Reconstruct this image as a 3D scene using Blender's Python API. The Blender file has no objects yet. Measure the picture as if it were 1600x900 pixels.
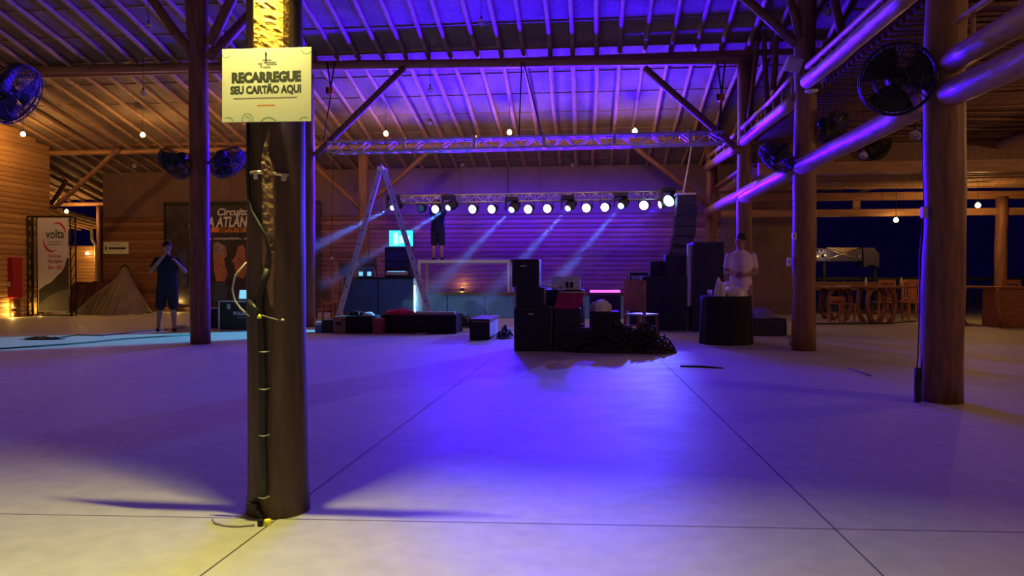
import bpy, bmesh, math, random
from mathutils import Vector, Matrix, Euler, noise
random.seed(7)
V = Vector
F = 1155.0
PITCH = math.atan(18 / F)
YAW = math.atan(120 / F)
CAM_Z = 1.1
# ------------------------------------------------------------------ camera, world, exposure
sc = bpy.context.scene
cam_d = bpy.data.cameras.new('camera'); cam = bpy.data.objects.new('camera', cam_d)
sc.collection.objects.link(cam); sc.camera = cam
cam_d.sensor_width = 36; cam_d.lens = 36 * F / 1600; cam_d.clip_end = 300; cam_d.clip_start = .05
cam.location = (0, 0, CAM_Z); cam.rotation_euler = (math.pi / 2 - PITCH, 0, YAW)
RM = Euler((math.pi / 2 - PITCH, 0, YAW)).to_matrix()
sc.view_settings.view_transform = 'Standard'; sc.view_settings.look = 'None'
sc.view_settings.gamma = 1; sc.view_settings.use_curve_mapping = False
sc.view_settings.exposure = 0.0
w = bpy.data.worlds.new('night'); sc.world = w; w.use_nodes = True
bg = w.node_tree.nodes['Background']; bg.inputs[0].default_value = (0.10, 0.03, 1, 1); bg.inputs[1].default_value = 0.012
sc.cycles.use_denoising = True
sc.cycles.max_bounces = 6; sc.cycles.diffuse_bounces = 3; sc.cycles.glossy_bounces = 3
sc.cycles.transmission_bounces = 4; sc.cycles.volume_bounces = 0; sc.cycles.transparent_max_bounces = 8
sc.cycles.sample_clamp_indirect = 4; sc.cycles.caustics_reflective = False; sc.cycles.caustics_refractive = False
sc.cycles.volume_step_rate = 4; sc.cycles.adaptive_threshold = .004

def P(px, py, Y=None, X=None, Z=None):
    d = RM @ V(((px - 800) / F, (450 - py) / F, -1))
    if Y is not None: t = Y / d.y
    elif X is not None: t = X / d.x
    else: t = (Z - CAM_Z) / d.z
    return V((d.x * t, d.y * t, CAM_Z + d.z * t))
def G(px, py): return P(px, py, Z=0)

# ------------------------------------------------------------------ light kit
BLUE = (0.035, 0.0, 1.0); CYAN = (0.10, 0.55, 1.0); WARM = (1, .50, .14); YEL = (1, .88, .24); MAG = (.75, 0, 1)
K_BLUE = 2800; K_BULB = 58; K_AMB = 44; K_FLOOD = 165
def add_light(kind, loc, energy, color, target=None, parent=None, **kw):
    d = bpy.data.lights.new('light', kind); d.energy = energy; d.color = color
    for k, v in kw.items(): setattr(d, k, v)
    o = bpy.data.objects.new('light', d); sc.collection.objects.link(o); o.location = loc
    if target is not None: o.rotation_euler = (V(target) - V(loc)).to_track_quat('-Z', 'Y').to_euler()
    return o
# warm fill from unseen hall bulbs, behind the camera and beside the view
for x, y, e in ((-8, 4, 1), (-9, -3, 1.2), (-6, -7, 1), (5, -7, 1), (7, -2, 1.0), (6.6, 5, 2.0), (9.5, 10, 3.6), (-11, 9, .4)):
    add_light('POINT', (x, y, 3.3), K_AMB * e, (1, .52, .2), shadow_soft_size=.06)
# the flood on the front post
FL = V((-1.425, 3.158, 2.62))
add_light('AREA', FL + V((0, -.012, 0)), K_FLOOD, YEL, target=FL + V((-.24, -1, -.60)), shape='RECTANGLE', size=.10, size_y=.03)
# unseen lamp over the camera, its cone shaped to light the floor in front
add_light('SPOT', (.5, .4, 3.3), 78, (1, .80, .44), target=(.5, .45, 0), spot_size=math.radians(98), spot_blend=.22, shadow_soft_size=.08)

# ------------------------------------------------------------------ materials
def nodes(name):
    m = bpy.data.materials.new(name); m.use_nodes = True
    return m, m.node_tree.nodes, m.node_tree.links, m.node_tree.nodes['Principled BSDF']
def mat(name, col, rough=.6, metal=0, var=.12, scale=6, bump=0, stretch=(1, 1, 1), emit=None, estr=0, spec=.5):
    m, n, l, b = nodes(name)
    b.inputs['Roughness'].default_value = rough; b.inputs['Metallic'].default_value = metal
    b.inputs['Specular IOR Level'].default_value = spec
    if emit: b.inputs['Emission Color'].default_value = (*emit, 1); b.inputs['Emission Strength'].default_value = estr
    tc = n.new('ShaderNodeTexCoord'); mp = n.new('ShaderNodeMapping'); mp.inputs['Scale'].default_value = stretch
    nz = n.new('ShaderNodeTexNoise'); nz.inputs['Scale'].default_value = scale; nz.inputs['Detail'].default_value = 5
    l.new(tc.outputs['Object'], mp.inputs[0]); l.new(mp.outputs[0], nz.inputs[0])
    cr = n.new('ShaderNodeValToRGB'); a, c = cr.color_ramp.elements
    a.position = .3; c.position = .7
    a.color = (*[max(0, x * (1 - var)) for x in col], 1); c.color = (*[min(1, x * (1 + var)) for x in col], 1)
    l.new(nz.outputs[0], cr.inputs[0]); l.new(cr.outputs[0], b.inputs['Base Color'])
    if bump:
        bp = n.new('ShaderNodeBump'); bp.inputs['Strength'].default_value = bump; bp.inputs['Distance'].default_value = .02
        l.new(nz.outputs[0], bp.inputs['Height']); l.new(bp.outputs[0], b.inputs['Normal'])
    return m
def emat(name, col, s):
    m, n, l, b = nodes(name)
    b.inputs['Base Color'].default_value = (*col, 1); b.inputs['Emission Color'].default_value = (*col, 1)
    b.inputs['Emission Strength'].default_value = s
    return m
M = {}
M['log'] = mat('log wood', (.23, .11, .065), .55, var=.35, scale=5, bump=.25, stretch=(4, 4, .5))
M['logx'] = mat('log wood lying', (.40, .21, .10), .55, var=.3, scale=4, bump=.2, stretch=(.6, 4, 4))
M['logy'] = mat('peeled log', (.46, .27, .17), .38, var=.22, scale=5, bump=.5, stretch=(4, .8, 4))
M['rafter'] = mat('rafter pole', (.40, .25, .14), .6, var=.25, scale=6, stretch=(3, .6, 3), bump=.3)
M['bark'] = mat('torn bark', (.22, .12, .07), .8, var=.5, scale=28, bump=.4, stretch=(1, 1, .6))
M['litbark'] = mat('rough bark lit gold', (.80, .40, .07), .8, var=.5, scale=45, bump=.25)
M['darkwood'] = mat('dark wood', (.16, .07, .035), .5, var=.3, stretch=(4, 1, 1))
M['tablewood'] = mat('varnished wood', (.30, .11, .05), .4, var=.3, stretch=(.6, 3, 3))
M['chairwood'] = mat('chair wood', (.42, .17, .08), .45, var=.25)
M['plain'] = mat('plain boarding', (.20, .12, .09), .7, var=.1, scale=2)
M['black'] = mat('black plastic', (.012, .012, .016), .55)
M['blackcloth'] = mat('black cloth', (.012, .011, .018), .9, var=.3, scale=3)
M['fan'] = mat('black fan plastic', (.008, .008, .014), .5)
M['cabinet'] = mat('speaker cabinet', (.02, .02, .05), .6, scale=40, bump=.1)
M['litside'] = mat('lit side tone', (.22, .26, .32), .5)
M['grille'] = mat('speaker grille', (.014, .014, .036), .5, metal=.3, scale=90, bump=.4)
M['alu'] = mat('aluminium', (.75, .77, .80), .35, metal=.75, var=.06)
M['alum'] = mat('matt aluminium', (.62, .62, .66), .5, metal=.2, var=.06)
M['steel'] = mat('steel', (.45, .45, .48), .35, metal=.9)
M['brass'] = mat('pale metal', (.8, .68, .45), .3, metal=.8)
M['dark_metal'] = mat('dark metal', (.02, .018, .016), .5, metal=.5)
M['white'] = mat('white plastic', (.8, .8, .8), .4, var=.03)
M['offwhite'] = mat('pale panel', (.66, .69, .80), .5, var=.05)
M['tealpanel'] = mat('greenish grey panel', (.05, .14, .26), .35, var=.15, scale=2)
M['stagecloth'] = mat('stage skirt cloth', (.13, .32, .46), .7, var=.15, scale=3)
M['red'] = mat('red lacquer', (.42, .012, .02), .5)
M['redcloth'] = mat('red cloth', (.55, .02, .08), .8, var=.3)
M['brown'] = mat('brown board', (.25, .15, .12), .7)
M['redbrown'] = mat('red brown board', (.34, .06, .05), .6)
M['bluebin'] = mat('blue plastic', (.05, .25, .6), .4)
M['tarp'] = mat('grey tarpaulin', (.21, .17, .13), .65, var=.2, scale=3)
M['maroon'] = mat('maroon cover', (.09, .02, .035), .6, var=.3)
M['skin'] = mat('skin', (.42, .22, .15), .5, var=.08)
M['hair'] = mat('dark hair', (.015, .01, .008), .6)
M['tee'] = mat('pale t-shirt', (.88, .74, .74), .85, var=.06)
M['darktee'] = mat('dark clothing', (.012, .012, .028), .85)
M['shorts'] = mat('beige shorts', (.36, .22, .18), .85)
M['jeans'] = mat('grey blue trousers', (.13, .18, .2), .85)
M['bag'] = mat('white plastic bag', (.82, .74, .76), .35, var=.08, scale=9)
M['wcloth'] = mat('white cloth', (.8, .8, .85), .8, var=.1, scale=9)
M['purplecloth'] = mat('purple cloth', (.2, .15, .5), .8, var=.2)
M['orange'] = mat('orange motor housing', (.85, .24, .05), .4)
M['cable'] = mat('cable rubber', (.012, .012, .014), .5)
M['greycable'] = mat('grey cable', (.45, .42, .40), .45)
M['whitetube'] = mat('white pipe', (.75, .72, .6), .4)
M['yellow'] = mat('yellow plastic', (.85, .85, .05), .4, emit=None)
M['ink'] = mat('dark ink', (.045, .055, .04), .7, var=.05)
M['redink'] = mat('red ink', (.55, .02, .06), .6, var=.05)
M['orangeink'] = mat('orange ink', (.80, .28, .05), .6, var=.05)
M['greenink'] = mat('pale green ink', (.22, .45, .30), .6, var=.05)
M['greyink'] = mat('grey ink', (.28, .27, .22), .6, var=.05)
M['whiteink'] = mat('white ink', (.8, .8, .82), .6, var=.03)
M['paper'] = mat('sign board', (.82, .83, .66), .5, var=.04, scale=5)
M['screen'] = emat('lit screen', (.05, .75, .95), 1.3)
M['screenw'] = emat('lit screen window', (.45, .95, 1), 1.5)
M['display'] = emat('lit display', (.25, .75, 1), .9)
M['par'] = emat('lit par lens', (.66, .60, 1), 3.2)
M['mh'] = emat('lit moving head lens', (.55, .95, 1), 5)
M['bulb_on'] = emat('lit bulb', (1, .72, .30), 14)
M['pinklight'] = emat('pink light strip', (1, .12, .75), 1.6)
M['uplight'] = emat('lit lamp glass', (1, .70, .18), 5)
M['endglow'] = emat('cyan end glow', (.25, .95, 1), 3.5)
m, n, l, b = nodes('clear glass bulb'); b.inputs['Base Color'].default_value = (.9, .9, .95, 1)
b.inputs['Transmission Weight'].default_value = .85; b.inputs['Roughness'].default_value = .05; M['glass'] = m
# polished concrete
m, n, l, b = nodes('polished concrete')
tc = n.new('ShaderNodeTexCoord')
def nz(scale, detail, st=(1, 1, 1)):
    mp = n.new('ShaderNodeMapping'); mp.inputs['Scale'].default_value = st
    x = n.new('ShaderNodeTexNoise'); x.inputs['Scale'].default_value = scale; x.inputs['Detail'].default_value = detail
    l.new(tc.outputs['Object'], mp.inputs[0]); l.new(mp.outputs[0], x.inputs[0]); return x
a1 = nz(.5, 6); a2 = nz(9, 8); mx = n.new('ShaderNodeMix'); mx.inputs[0].default_value = .45
l.new(a1.outputs[0], mx.inputs[2]); l.new(a2.outputs[0], mx.inputs[3])
cr = n.new('ShaderNodeValToRGB'); cr.color_ramp.elements[0].position = .32; cr.color_ramp.elements[1].position = .68
cr.color_ramp.elements[0].color = (.40, .385, .37, 1); cr.color_ramp.elements[1].color = (.56, .545, .52, 1)
l.new(mx.outputs[0], cr.inputs[0]); l.new(cr.outputs[0], b.inputs['Base Color'])
a3 = nz(2.2, 6, (1, 1, 1)); mr = n.new('ShaderNodeMapRange'); mr.inputs[3].default_value = .48; mr.inputs[4].default_value = .66
l.new(a3.outputs[0], mr.inputs[0]); l.new(mr.outputs[0], b.inputs['Roughness'])
a4 = nz(7, 6); bp = n.new('ShaderNodeBump'); bp.inputs['Strength'].default_value = .25; bp.inputs['Distance'].default_value = .012
l.new(a4.outputs[0], bp.inputs['Height']); l.new(bp.outputs[0], b.inputs['Normal']); M['concrete'] = m
M['joint'] = mat('joint groove', (.05, .045, .04), .9)
# woven mat of the roof
m, n, l, b = nodes('woven roof mat')
tc = n.new('ShaderNodeTexCoord'); a1 = nz(14, 5, (1, 2.2, 1)); a2 = nz(1.2, 4)
wv = n.new('ShaderNodeTexWave'); wv.inputs['Scale'].default_value = 14; wv.inputs['Distortion'].default_value = 1.6; wv.bands_direction = 'X'
wy = n.new('ShaderNodeTexWave'); wy.inputs['Scale'].default_value = 10; wy.inputs['Distortion'].default_value = 2.5; wy.bands_direction = 'Y'
l.new(tc.outputs['Object'], wv.inputs[0]); l.new(tc.outputs['Object'], wy.inputs[0])
m1 = n.new('ShaderNodeMath'); m1.operation = 'MULTIPLY'; l.new(wv.outputs['Fac'], m1.inputs[0]); l.new(wy.outputs['Fac'], m1.inputs[1])
m2 = n.new('ShaderNodeMath'); m2.operation = 'ADD'; l.new(m1.outputs[0], m2.inputs[0]); l.new(a1.outputs[0], m2.inputs[1])
m3 = n.new('ShaderNodeMath'); m3.operation = 'MULTIPLY'; l.new(m2.outputs[0], m3.inputs[0]); l.new(a2.outputs[0], m3.inputs[1])
cr = n.new('ShaderNodeValToRGB'); cr.color_ramp.elements[0].position = .15; cr.color_ramp.elements[1].position = .7
cr.color_ramp.elements[0].color = (.17, .12, .085, 1); cr.color_ramp.elements[1].color = (.50, .38, .27, 1)
l.new(m3.outputs[0], cr.inputs[0]); l.new(cr.outputs[0], b.inputs['Base Color']); b.inputs['Roughness'].default_value = .75
bp = n.new('ShaderNodeBump'); bp.inputs['Strength'].default_value = .6; bp.inputs['Distance'].default_value = .02
l.new(m2.outputs[0], bp.inputs['Height']); l.new(bp.outputs[0], b.inputs['Normal']); M['mat'] = m
# board walls: tone changes from board to board
def siding_mat(name, c0, c1, bh, axis='x'):
    m, n, l, b = nodes(name)
    tc = n.new('ShaderNodeTexCoord'); sp = n.new('ShaderNodeSeparateXYZ'); l.new(tc.outputs['Object'], sp.inputs[0])
    dv = n.new('ShaderNodeMath'); dv.operation = 'DIVIDE'; dv.inputs[1].default_value = bh; l.new(sp.outputs['Z'], dv.inputs[0])
    fl = n.new('ShaderNodeMath'); fl.operation = 'FLOOR'; l.new(dv.outputs[0], fl.inputs[0])
    wn = n.new('ShaderNodeTexWhiteNoise'); wn.noise_dimensions = '1D'; l.new(fl.outputs[0], wn.inputs['W'])
    mp = n.new('ShaderNodeMapping'); mp.inputs['Scale'].default_value = (.7, .7, 9)
    l.new(tc.outputs['Object'], mp.inputs[0]); x = n.new('ShaderNodeTexNoise'); x.inputs['Scale'].default_value = 3; x.inputs['Detail'].default_value = 6
    l.new(mp.outputs[0], x.inputs[0])
    mx = n.new('ShaderNodeMix'); mx.inputs[0].default_value = .6; l.new(wn.outputs['Value'], mx.inputs[2]); l.new(x.outputs[0], mx.inputs[3])
    cr = n.new('ShaderNodeValToRGB'); cr.color_ramp.elements[0].position = .25; cr.color_ramp.elements[1].position = .75
    cr.color_ramp.elements[0].color = (*c0, 1); cr.color_ramp.elements[1].color = (*c1, 1)
    l.new(mx.outputs[0], cr.inputs[0]); l.new(cr.outputs[0], b.inputs['Base Color']); b.inputs['Roughness'].default_value = .42
    return m
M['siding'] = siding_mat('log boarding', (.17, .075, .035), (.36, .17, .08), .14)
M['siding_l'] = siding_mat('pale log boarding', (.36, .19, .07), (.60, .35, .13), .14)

# ------------------------------------------------------------------ mesh helpers
class MB:
    def __init__(s): s.bm = bmesh.new()
    def quad(s, pts, mi=0):
        f = s.bm.faces.new([s.bm.verts.new(p) for p in pts]); f.material_index = mi; return f
    def box(s, c, d, rot=None, bev=0, mi=0):
        r = bmesh.ops.create_cube(s.bm, size=1); vs = r['verts']
        R = Euler(rot).to_matrix() if rot is not None and not isinstance(rot, Matrix) else (rot or Matrix.Identity(3))
        for v in vs: v.co = V((v.co.x * d[0], v.co.y * d[1], v.co.z * d[2]))
        if bev:
            es = list({e for v in vs for e in v.link_edges})
            q = bmesh.ops.bevel(s.bm, geom=es, offset=bev, segments=2, affect='EDGES', profile=.5)
            vs = list({v for f in q['faces'] for v in f.verts} | {v for v in vs if v.is_valid})
            fs = {f for v in vs for f in v.link_faces}; vs = list({v for f in fs for v in f.verts})
        for v in vs: v.co = R @ v.co + V(c)
        for v in vs:
            for f in v.link_faces: f.material_index = mi
        return s
    def bx(s, a, b, bev=0, mi=0):
        a, b = V(a), V(b); return s.box((a + b) / 2, [abs(x) for x in (b - a)], bev=bev, mi=mi)
    def tube(s, pts, r, seg=8, cap=True, jit=0, mi=0):
        pts = [V(p) for p in pts]; rr = r if isinstance(r, (list, tuple)) else [r] * len(pts)
        up = None; rings = []
        for i, p in enumerate(pts):
            t = (pts[min(i + 1, len(pts) - 1)] - pts[max(i - 1, 0)])
            t = t.normalized() if t.length > 1e-9 else V((0, 0, 1))
            if up is None: up = t.orthogonal().normalized()
            up = (up - t * up.dot(t)); up = up.normalized() if up.length > 1e-6 else t.orthogonal().normalized()
            sd = t.cross(up); ring = []
            for k in range(seg):
                a = 2 * math.pi * k / seg
                q = rr[i] * (1 + (jit * noise.noise(p * 1.7 + V((math.cos(a), math.sin(a), 0)) * .8) if jit else 0))
                ring.append(s.bm.verts.new(p + (up * math.cos(a) + sd * math.sin(a)) * q))
            rings.append(ring)
        for i in range(len(rings) - 1):
            for k in range(seg):
                f = s.bm.faces.new((rings[i][k], rings[i][(k + 1) % seg], rings[i + 1][(k + 1) % seg], rings[i + 1][k])); f.smooth = True; f.material_index = mi
        if cap:
            s.bm.faces.new(rings[0][::-1]).material_index = mi; s.bm.faces.new(rings[-1]).material_index = mi
        return s
    def log(s, a, b, r0, r1=None, seg=16, step=.35, wob=.012, jit=.12):
        a, b = V(a), V(b); r1 = r1 or r0; n = max(2, int((b - a).length / step)); off = V((random.random() * 50,) * 3)
        t = (b - a).normalized(); o = t.orthogonal().normalized(); q = t.cross(o); pts = []; rs = []
        for i in range(n + 1):
            f = i / n; e = min(1, f * 6, (1 - f) * 6)
            pts.append(a.lerp(b, f) + (o * noise.noise(off + V((f * 6, 0, 0))) + q * noise.noise(off + V((0, f * 6, 3)))) * wob * 2 * e)
            rs.append((r0 + (r1 - r0) * f) * (1 + .06 * noise.noise(off + V((f * 9, 5, 1)))))
        return s.tube(pts, rs, seg, jit=jit)
    def lathe(s, prof, c=(0, 0, 0), axis=(0, 0, 1), seg=20, mi=0, sx=1, sy=1):
        R = V((0, 0, 1)).rotation_difference(V(axis).normalized()).to_matrix(); c = V(c); rings = []
        for r, z in prof:
            rings.append([s.bm.verts.new(R @ V((r * math.cos(2 * math.pi * k / seg) * sx, r * math.sin(2 * math.pi * k / seg) * sy, z)) + c) for k in range(seg)])
        for i in range(len(rings) - 1):
            for k in range(seg):
                f = s.bm.faces.new((rings[i][k], rings[i][(k + 1) % seg], rings[i + 1][(k + 1) % seg], rings[i + 1][k])); f.smooth = True; f.material_index = mi
        if prof[0][0] > 1e-4: s.bm.faces.new(rings[0][::-1]).material_index = mi
        if prof[-1][0] > 1e-4: s.bm.faces.new(rings[-1]).material_index = mi
        return s
    def ball(s, c, r, sx=1, sy=1, sz=1, R=None, seg=12):
        q = bmesh.ops.create_uvsphere(s.bm, u_segments=seg, v_segments=max(6, seg * 2 // 3), radius=r)
        for v in q['verts']:
            p = V((v.co.x * sx, v.co.y * sy, v.co.z * sz)); v.co = (R @ p if R else p) + V(c)
            for f in v.link_faces: f.smooth = True
        return s
    def build(s, name, material, parent=None):
        bmesh.ops.recalc_face_normals(s.bm, faces=s.bm.faces[:])
        me = bpy.data.meshes.new(name); s.bm.to_mesh(me); s.bm.free()
        for x in (material if isinstance(material, (list, tuple)) else [material]): me.materials.append(M[x] if isinstance(x, str) else x)
        o = bpy.data.objects.new(name, me); sc.collection.objects.link(o)
        if parent:
            o.parent = parent; o.matrix_parent_inverse = Matrix.Translation(-V(wloc(parent)))
        return o
def wloc(o):
    if o.type != 'EMPTY': return V((0, 0, 0))
    p = V(o.location)
    while o.parent: o = o.parent; p += V(o.location) if o.type == 'EMPTY' else V((0, 0, 0))
    return p
def tag(o, label, cat, group=None, kind=None):
    o['label'] = label; o['category'] = cat
    if group: o['group'] = group
    if kind: o['kind'] = kind
    return o
def thing(name, loc, label, cat, group=None):
    o = bpy.data.objects.new(name, None); sc.collection.objects.link(o); o.location = loc; o.empty_display_size = .1
    return tag(o, label, cat, group)
def struct(o): o['kind'] = 'structure'; return o
def fix_world():   # every part is modelled in world coordinates: keep it there under its parent
    pass
def copy_thing(root, loc, rz, label, group):
    r = root.copy(); sc.collection.objects.link(r); r.location = loc; r.rotation_euler = (0, 0, rz); r['label'] = label; r['group'] = group
    for ch in list(root.children):
        c = ch.copy(); sc.collection.objects.link(c); c.parent = r
        for g in ch.children:
            d = g.copy(); sc.collection.objects.link(d); d.parent = c
    return r
def text(txt, name, material, origin, size, parent, xdir=(1, 0, 0), up=(0, 0, 1), bold=0, shear=0, width=None, align='CENTER', depth=.0015):
    cu = bpy.data.curves.new('lettering', 'FONT'); cu.body = txt; cu.size = size; cu.align_x = align; cu.align_y = 'CENTER'
    cu.offset = bold; cu.shear = shear; cu.extrude = depth; cu.resolution_u = 3
    to = bpy.data.objects.new('t', cu); sc.collection.objects.link(to)
    dg = bpy.context.evaluated_depsgraph_get(); me = bpy.data.meshes.new_from_object(to.evaluated_get(dg))
    bpy.data.objects.remove(to)
    xs = [v.co.x for v in me.vertices]; wd = max(xs) - min(xs); k = (width / wd) if width else 1
    X = V(xdir).normalized(); U = V(up); N = X.cross(U)
    for v in me.vertices: v.co = V(origin) + X * v.co.x * k + U * v.co.y + N * v.co.z
    me.materials.clear(); me.materials.append(M[material])
    o = bpy.data.objects.new(name, me); sc.collection.objects.link(o)
    if parent: o.parent = parent; o.matrix_parent_inverse = Matrix.Translation(-wloc(parent))
    return o

# ------------------------------------------------------------------ floor
mb = MB(); mb.quad([(-30, -12, 0), (22, -12, 0), (22, 45, 0), (-30, 45, 0)])
floor = struct(mb.build('floor', 'concrete'))
def strip(a, b, wd):
    a, b = V(a), V(b); t = (b - a).normalized(); s_ = V((-t.y, t.x, 0)) * wd / 2; z = V((0, 0, .0015))
    mb = MB(); mb.quad([a - s_ + z, b - s_ + z, b + s_ + z, a + s_ + z]); return mb
for a, b, wd in ((G(316, 898), G(715, 600), .006), (G(1378, 898), G(1025, 555), .006), (G(0, 803), G(1600, 832), .004)):
    d = (b - a).normalized()
    o = strip(a - d * .5, b + d * (3 if abs(d.y) > .5 else .5), wd).build('joint', 'joint', floor)
# ------------------------------------------------------------------ roof: mat, rafters, purlins
Z1 = P(700, 88, Y=15.6).z; SL = -.238
def roof(y): return Z1 + .06 + SL * (y - 15.6)
YR = 1.0; XL, XR = -21, 8.0
ceil_root = bpy.data.objects.new('ceiling', None); sc.collection.objects.link(ceil_root); struct(ceil_root)
mb = MB(); t_ = .08
y0, y1 = YR, 24.4
ny = 24
for sgn in (0, 1):
    for i in range(ny):
        ya = y0 + (y1 - y0) * i / ny; yb = y0 + (y1 - y0) * (i + 1) / ny
        if sgn: ya2, yb2 = 2 * YR - ya, 2 * YR - yb
        else: ya2, yb2 = ya, yb
        if sgn and yb2 < -14: continue
        mb.quad([(XL, ya2, roof(ya) + .05), (XR, ya2, roof(ya) + .05), (XR, yb2, roof(yb) + .05 + .004), (XL, yb2, roof(yb) + .05 + .004)])
mb.build('mat', 'mat', ceil_root)
nraf = int((XR - XL) / .51)
for i in range(nraf):
    x = XL + .25 + i * .51
    MB().log((x + random.uniform(-.03, .03), YR, roof(YR)), (x + random.uniform(-.03, .03), y1, roof(y1)), .062, .048, seg=8, step=.8, wob=.035, jit=.1).build('rafter', 'rafter', ceil_root)
for y in (15.75, 20.0, 24.3):
    MB().log((XL, y, roof(y) - .13), (XR, y, roof(y) - .13), .075, .075, seg=10, step=1, wob=.02).build('purlin', 'logx', ceil_root)
# battens that hold the mat
for k in range(22):
    y = 3 + k * .97
    MB().box(((XL + XR) / 2, y, roof(y) + .043), (XR - XL, .03, .012)).build('batten', 'rafter', ceil_root)
# ------------------------------------------------------------------ posts
def post(px, Y, r0, r1, top, label, X=None):
    X = P(px, 500, Y=Y).x if X is None else X
    o = MB().log((X, Y, 0), (X, Y, top), r0, r1, seg=24, step=.3, wob=.01, jit=.07).build('wooden_post', 'log')
    return tag(o, label, 'post', 'log posts of the hall'), X
def brace(parent, a, b, r, m='log'):
    return MB().log(a, b, r, r * .9, seg=10, step=.4, wob=.02).build('brace', m, parent)
post_a, XA = post(313, 11.5, .158, .145, roof(11.5) - .1, 'thick log post between the dark-clothed person and the sign post')
post_b, XB = post(481, 15.6, .16, .15, Z1 - .3, 'log post half hidden right behind the front sign post, edge lit cyan')
post_c, XC = post(569, 20.0, .16, .14, roof(20) - .25, 'reddish log post behind the aluminium ladder')
post_d, XD = post(1473, 6.85, .168, .155, 6.5, 'thickest log post on the right side, with a socket box and cable')
post_e, XE = post(1256, 11.4, .168, .15, 6.0, 'log post carrying a small white floodlight near its top')
post_f, XF = post(1162, 15.6, .155, .15, Z1 - .3, 'log post rising behind the man in the pale t-shirt')
post_g, XG = post(1111, 20.0, .155, .15, roof(20) - .25, 'log post behind the tall speaker stack, edge lit magenta')
post_h, XH = post(1563, 19.95, .15, .14, 3.1, 'orange-lit log post among the wooden tables on the right')
# ------------------------------------------------------------------ cross beams
def beam(a, b, r, label, m='logx', group='horizontal log beams', r1=None):
    o = MB().log(a, b, r, r1 or r, seg=14, step=.6, wob=.015).build('log_beam', m); return tag(o, label, 'beam', group)
zb1 = P(700, 97, Y=15.6).z; zb2 = P(700, 218, Y=20).z
beam((-17, 15.6, P(0, 105, Y=15.6).z), (XF + .25, 15.6, P(1160, 94, Y=15.6).z), .10, 'long upper log beam crossing the hall above the truss')
beam((P(80, 224, Y=20).x, 20, P(80, 224, Y=20).z), (XG + .2, 20, P(1105, 216, Y=20).z), .095, 'second log beam just below the row of lit bulbs')
# braces under the beams
for pr, pts in ((post_b, [((632, 106), (492, 243), 15.5)]), (post_f, [((1007, 106), (1160, 240), 15.5)]),
                (post_c, [((672, 236), (566, 326), 19.9), ((492, 258), (566, 330), 19.9)]), (post_g, [((988, 226), (1106, 322), 19.9)])):
    for a, b, Y in pts: brace(pr, P(*a, Y=Y), P(*b, Y=Y + .05), .075 if Y < 16 else .07)
tag(MB().log(P(186, 232, Y=19.9), P(84, 326, Y=19.9), .07, seg=10).build('diagonal_strut', 'log'), 'diagonal log strut under the second beam, beside the left board wall', 'strut')
tag(MB().log(P(128, 240, Y=22.4), P(80, 320, Y=22.4), .07, seg=10).build('diagonal_strut', 'log'), 'darker diagonal strut behind the lit one by the left opening', 'strut')
# braces of the near left post fan out above the frame
for a, b in (((303, 88), (215, -30)), ((306, 88), (290, -40)), ((328, 70), (385, -50)), ((328, 88), (420, -12))):
    q = P(*b, Y=11.4 if b[0] != 420 else 12.6); brace(post_a, P(*a, Y=11.4), q, .085)
# braces of the right posts
for a, b, Y, r in (((1248, 72), (1160, -6), 11.4, .075), ((1250, 60), (1230, -20), 11.3, .06), ((1262, 60), (1272, -20), 11.5, .06), ((1314, 50), (1303, -10), 11.4, .06)):
    brace(post_e, P(*a, Y=Y), P(*b, Y=Y), r)
for a, b, Y, r in (((1170, 185), (1187, 38), 15.4, .05), ((1202, 226), (1192, 30), 15.4, .055), ((1208, 140), (1216, -10), 15.3, .06)):
    brace(post_f, P(*a, Y=Y), P(*b, Y=Y), r)
# ------------------------------------------------------------------ logs along the right aisle (towards the stage)
XA2 = XE - .10
def along(pa, pb, r, label, X=None, m='logy', r1=None):
    X = X or XA2
    return beam(P(*pa, X=X), P(*pb, X=X), r, label, m, 'logs running along the right aisle', r1)
along((1106, 330), (1200, 283), .115, 'purple-lit lower log between the stage post and the man\'s post')
along((1163, 308), (1249, 261), .125, 'lower aisle log from the man\'s post to the floodlight post', r1=.12)
along((1252, 260), (1452, 160), .12, 'long purple-lit lower log from the floodlight post to the thickest post')
q = P(1470, 155, X=XA2)
beam(q, (XA2, 2.0, q.z), .115, 'lower of two thick logs above the right corner', 'logy', 'logs running along the right aisle')
q = P(1472, 106, X=XA2)
beam(q, (XA2, 2.0, q.z), .105, 'upper of two thick logs above the right corner', 'logy', 'logs running along the right aisle')
def truss_pair(a0, a1, b0, b1, n, la, lb, r=.10):
    A0, A1 = P(*a0, X=XA2), P(*a1, X=XA2); B0, B1 = P(*b0, X=XA2), P(*b1, X=XA2)
    lg = beam(A0, A1, r, la, 'logy', 'logs running along the right aisle')
    rl = beam(B0, B1, .045, lb, 'logy', 'thin rails above the aisle logs')
    for i in range(n):
        f = (i + .5) / n; p = A0.lerp(A1, f); t = (p.y - B0.y) / (B1.y - B0.y); q_ = B0.lerp(B1, t)
        MB().tube([p, q_], .022, 8).build('peg', 'logy', lg)
truss_pair((1262, 128), (1452, -36), (1262, 104), (1452, -70), 9, 'thick upper aisle log sloping up from the floodlight post', 'thin bright rail above the thick upper aisle log')
truss_pair((1160, 222), (1246, 152), (1160, 200), (1246, 114), 7, 'upper aisle log between the man\'s post and the floodlight post', 'thin rail above the log left of the floodlight post')
truss_pair((1104, 262), (1152, 228), (1104, 248), (1152, 208), 4, 'short upper log beyond the man\'s post, under the truss end', 'thin rail beyond the man\'s post')
p0 = P(1462, 60, X=XA2); p1 = V((XA2, 2.6, p0.z + .04))
t = thing('stair_rail', p0, 'thin plank rail with short pegs in the upper right corner', 'rail')
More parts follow.
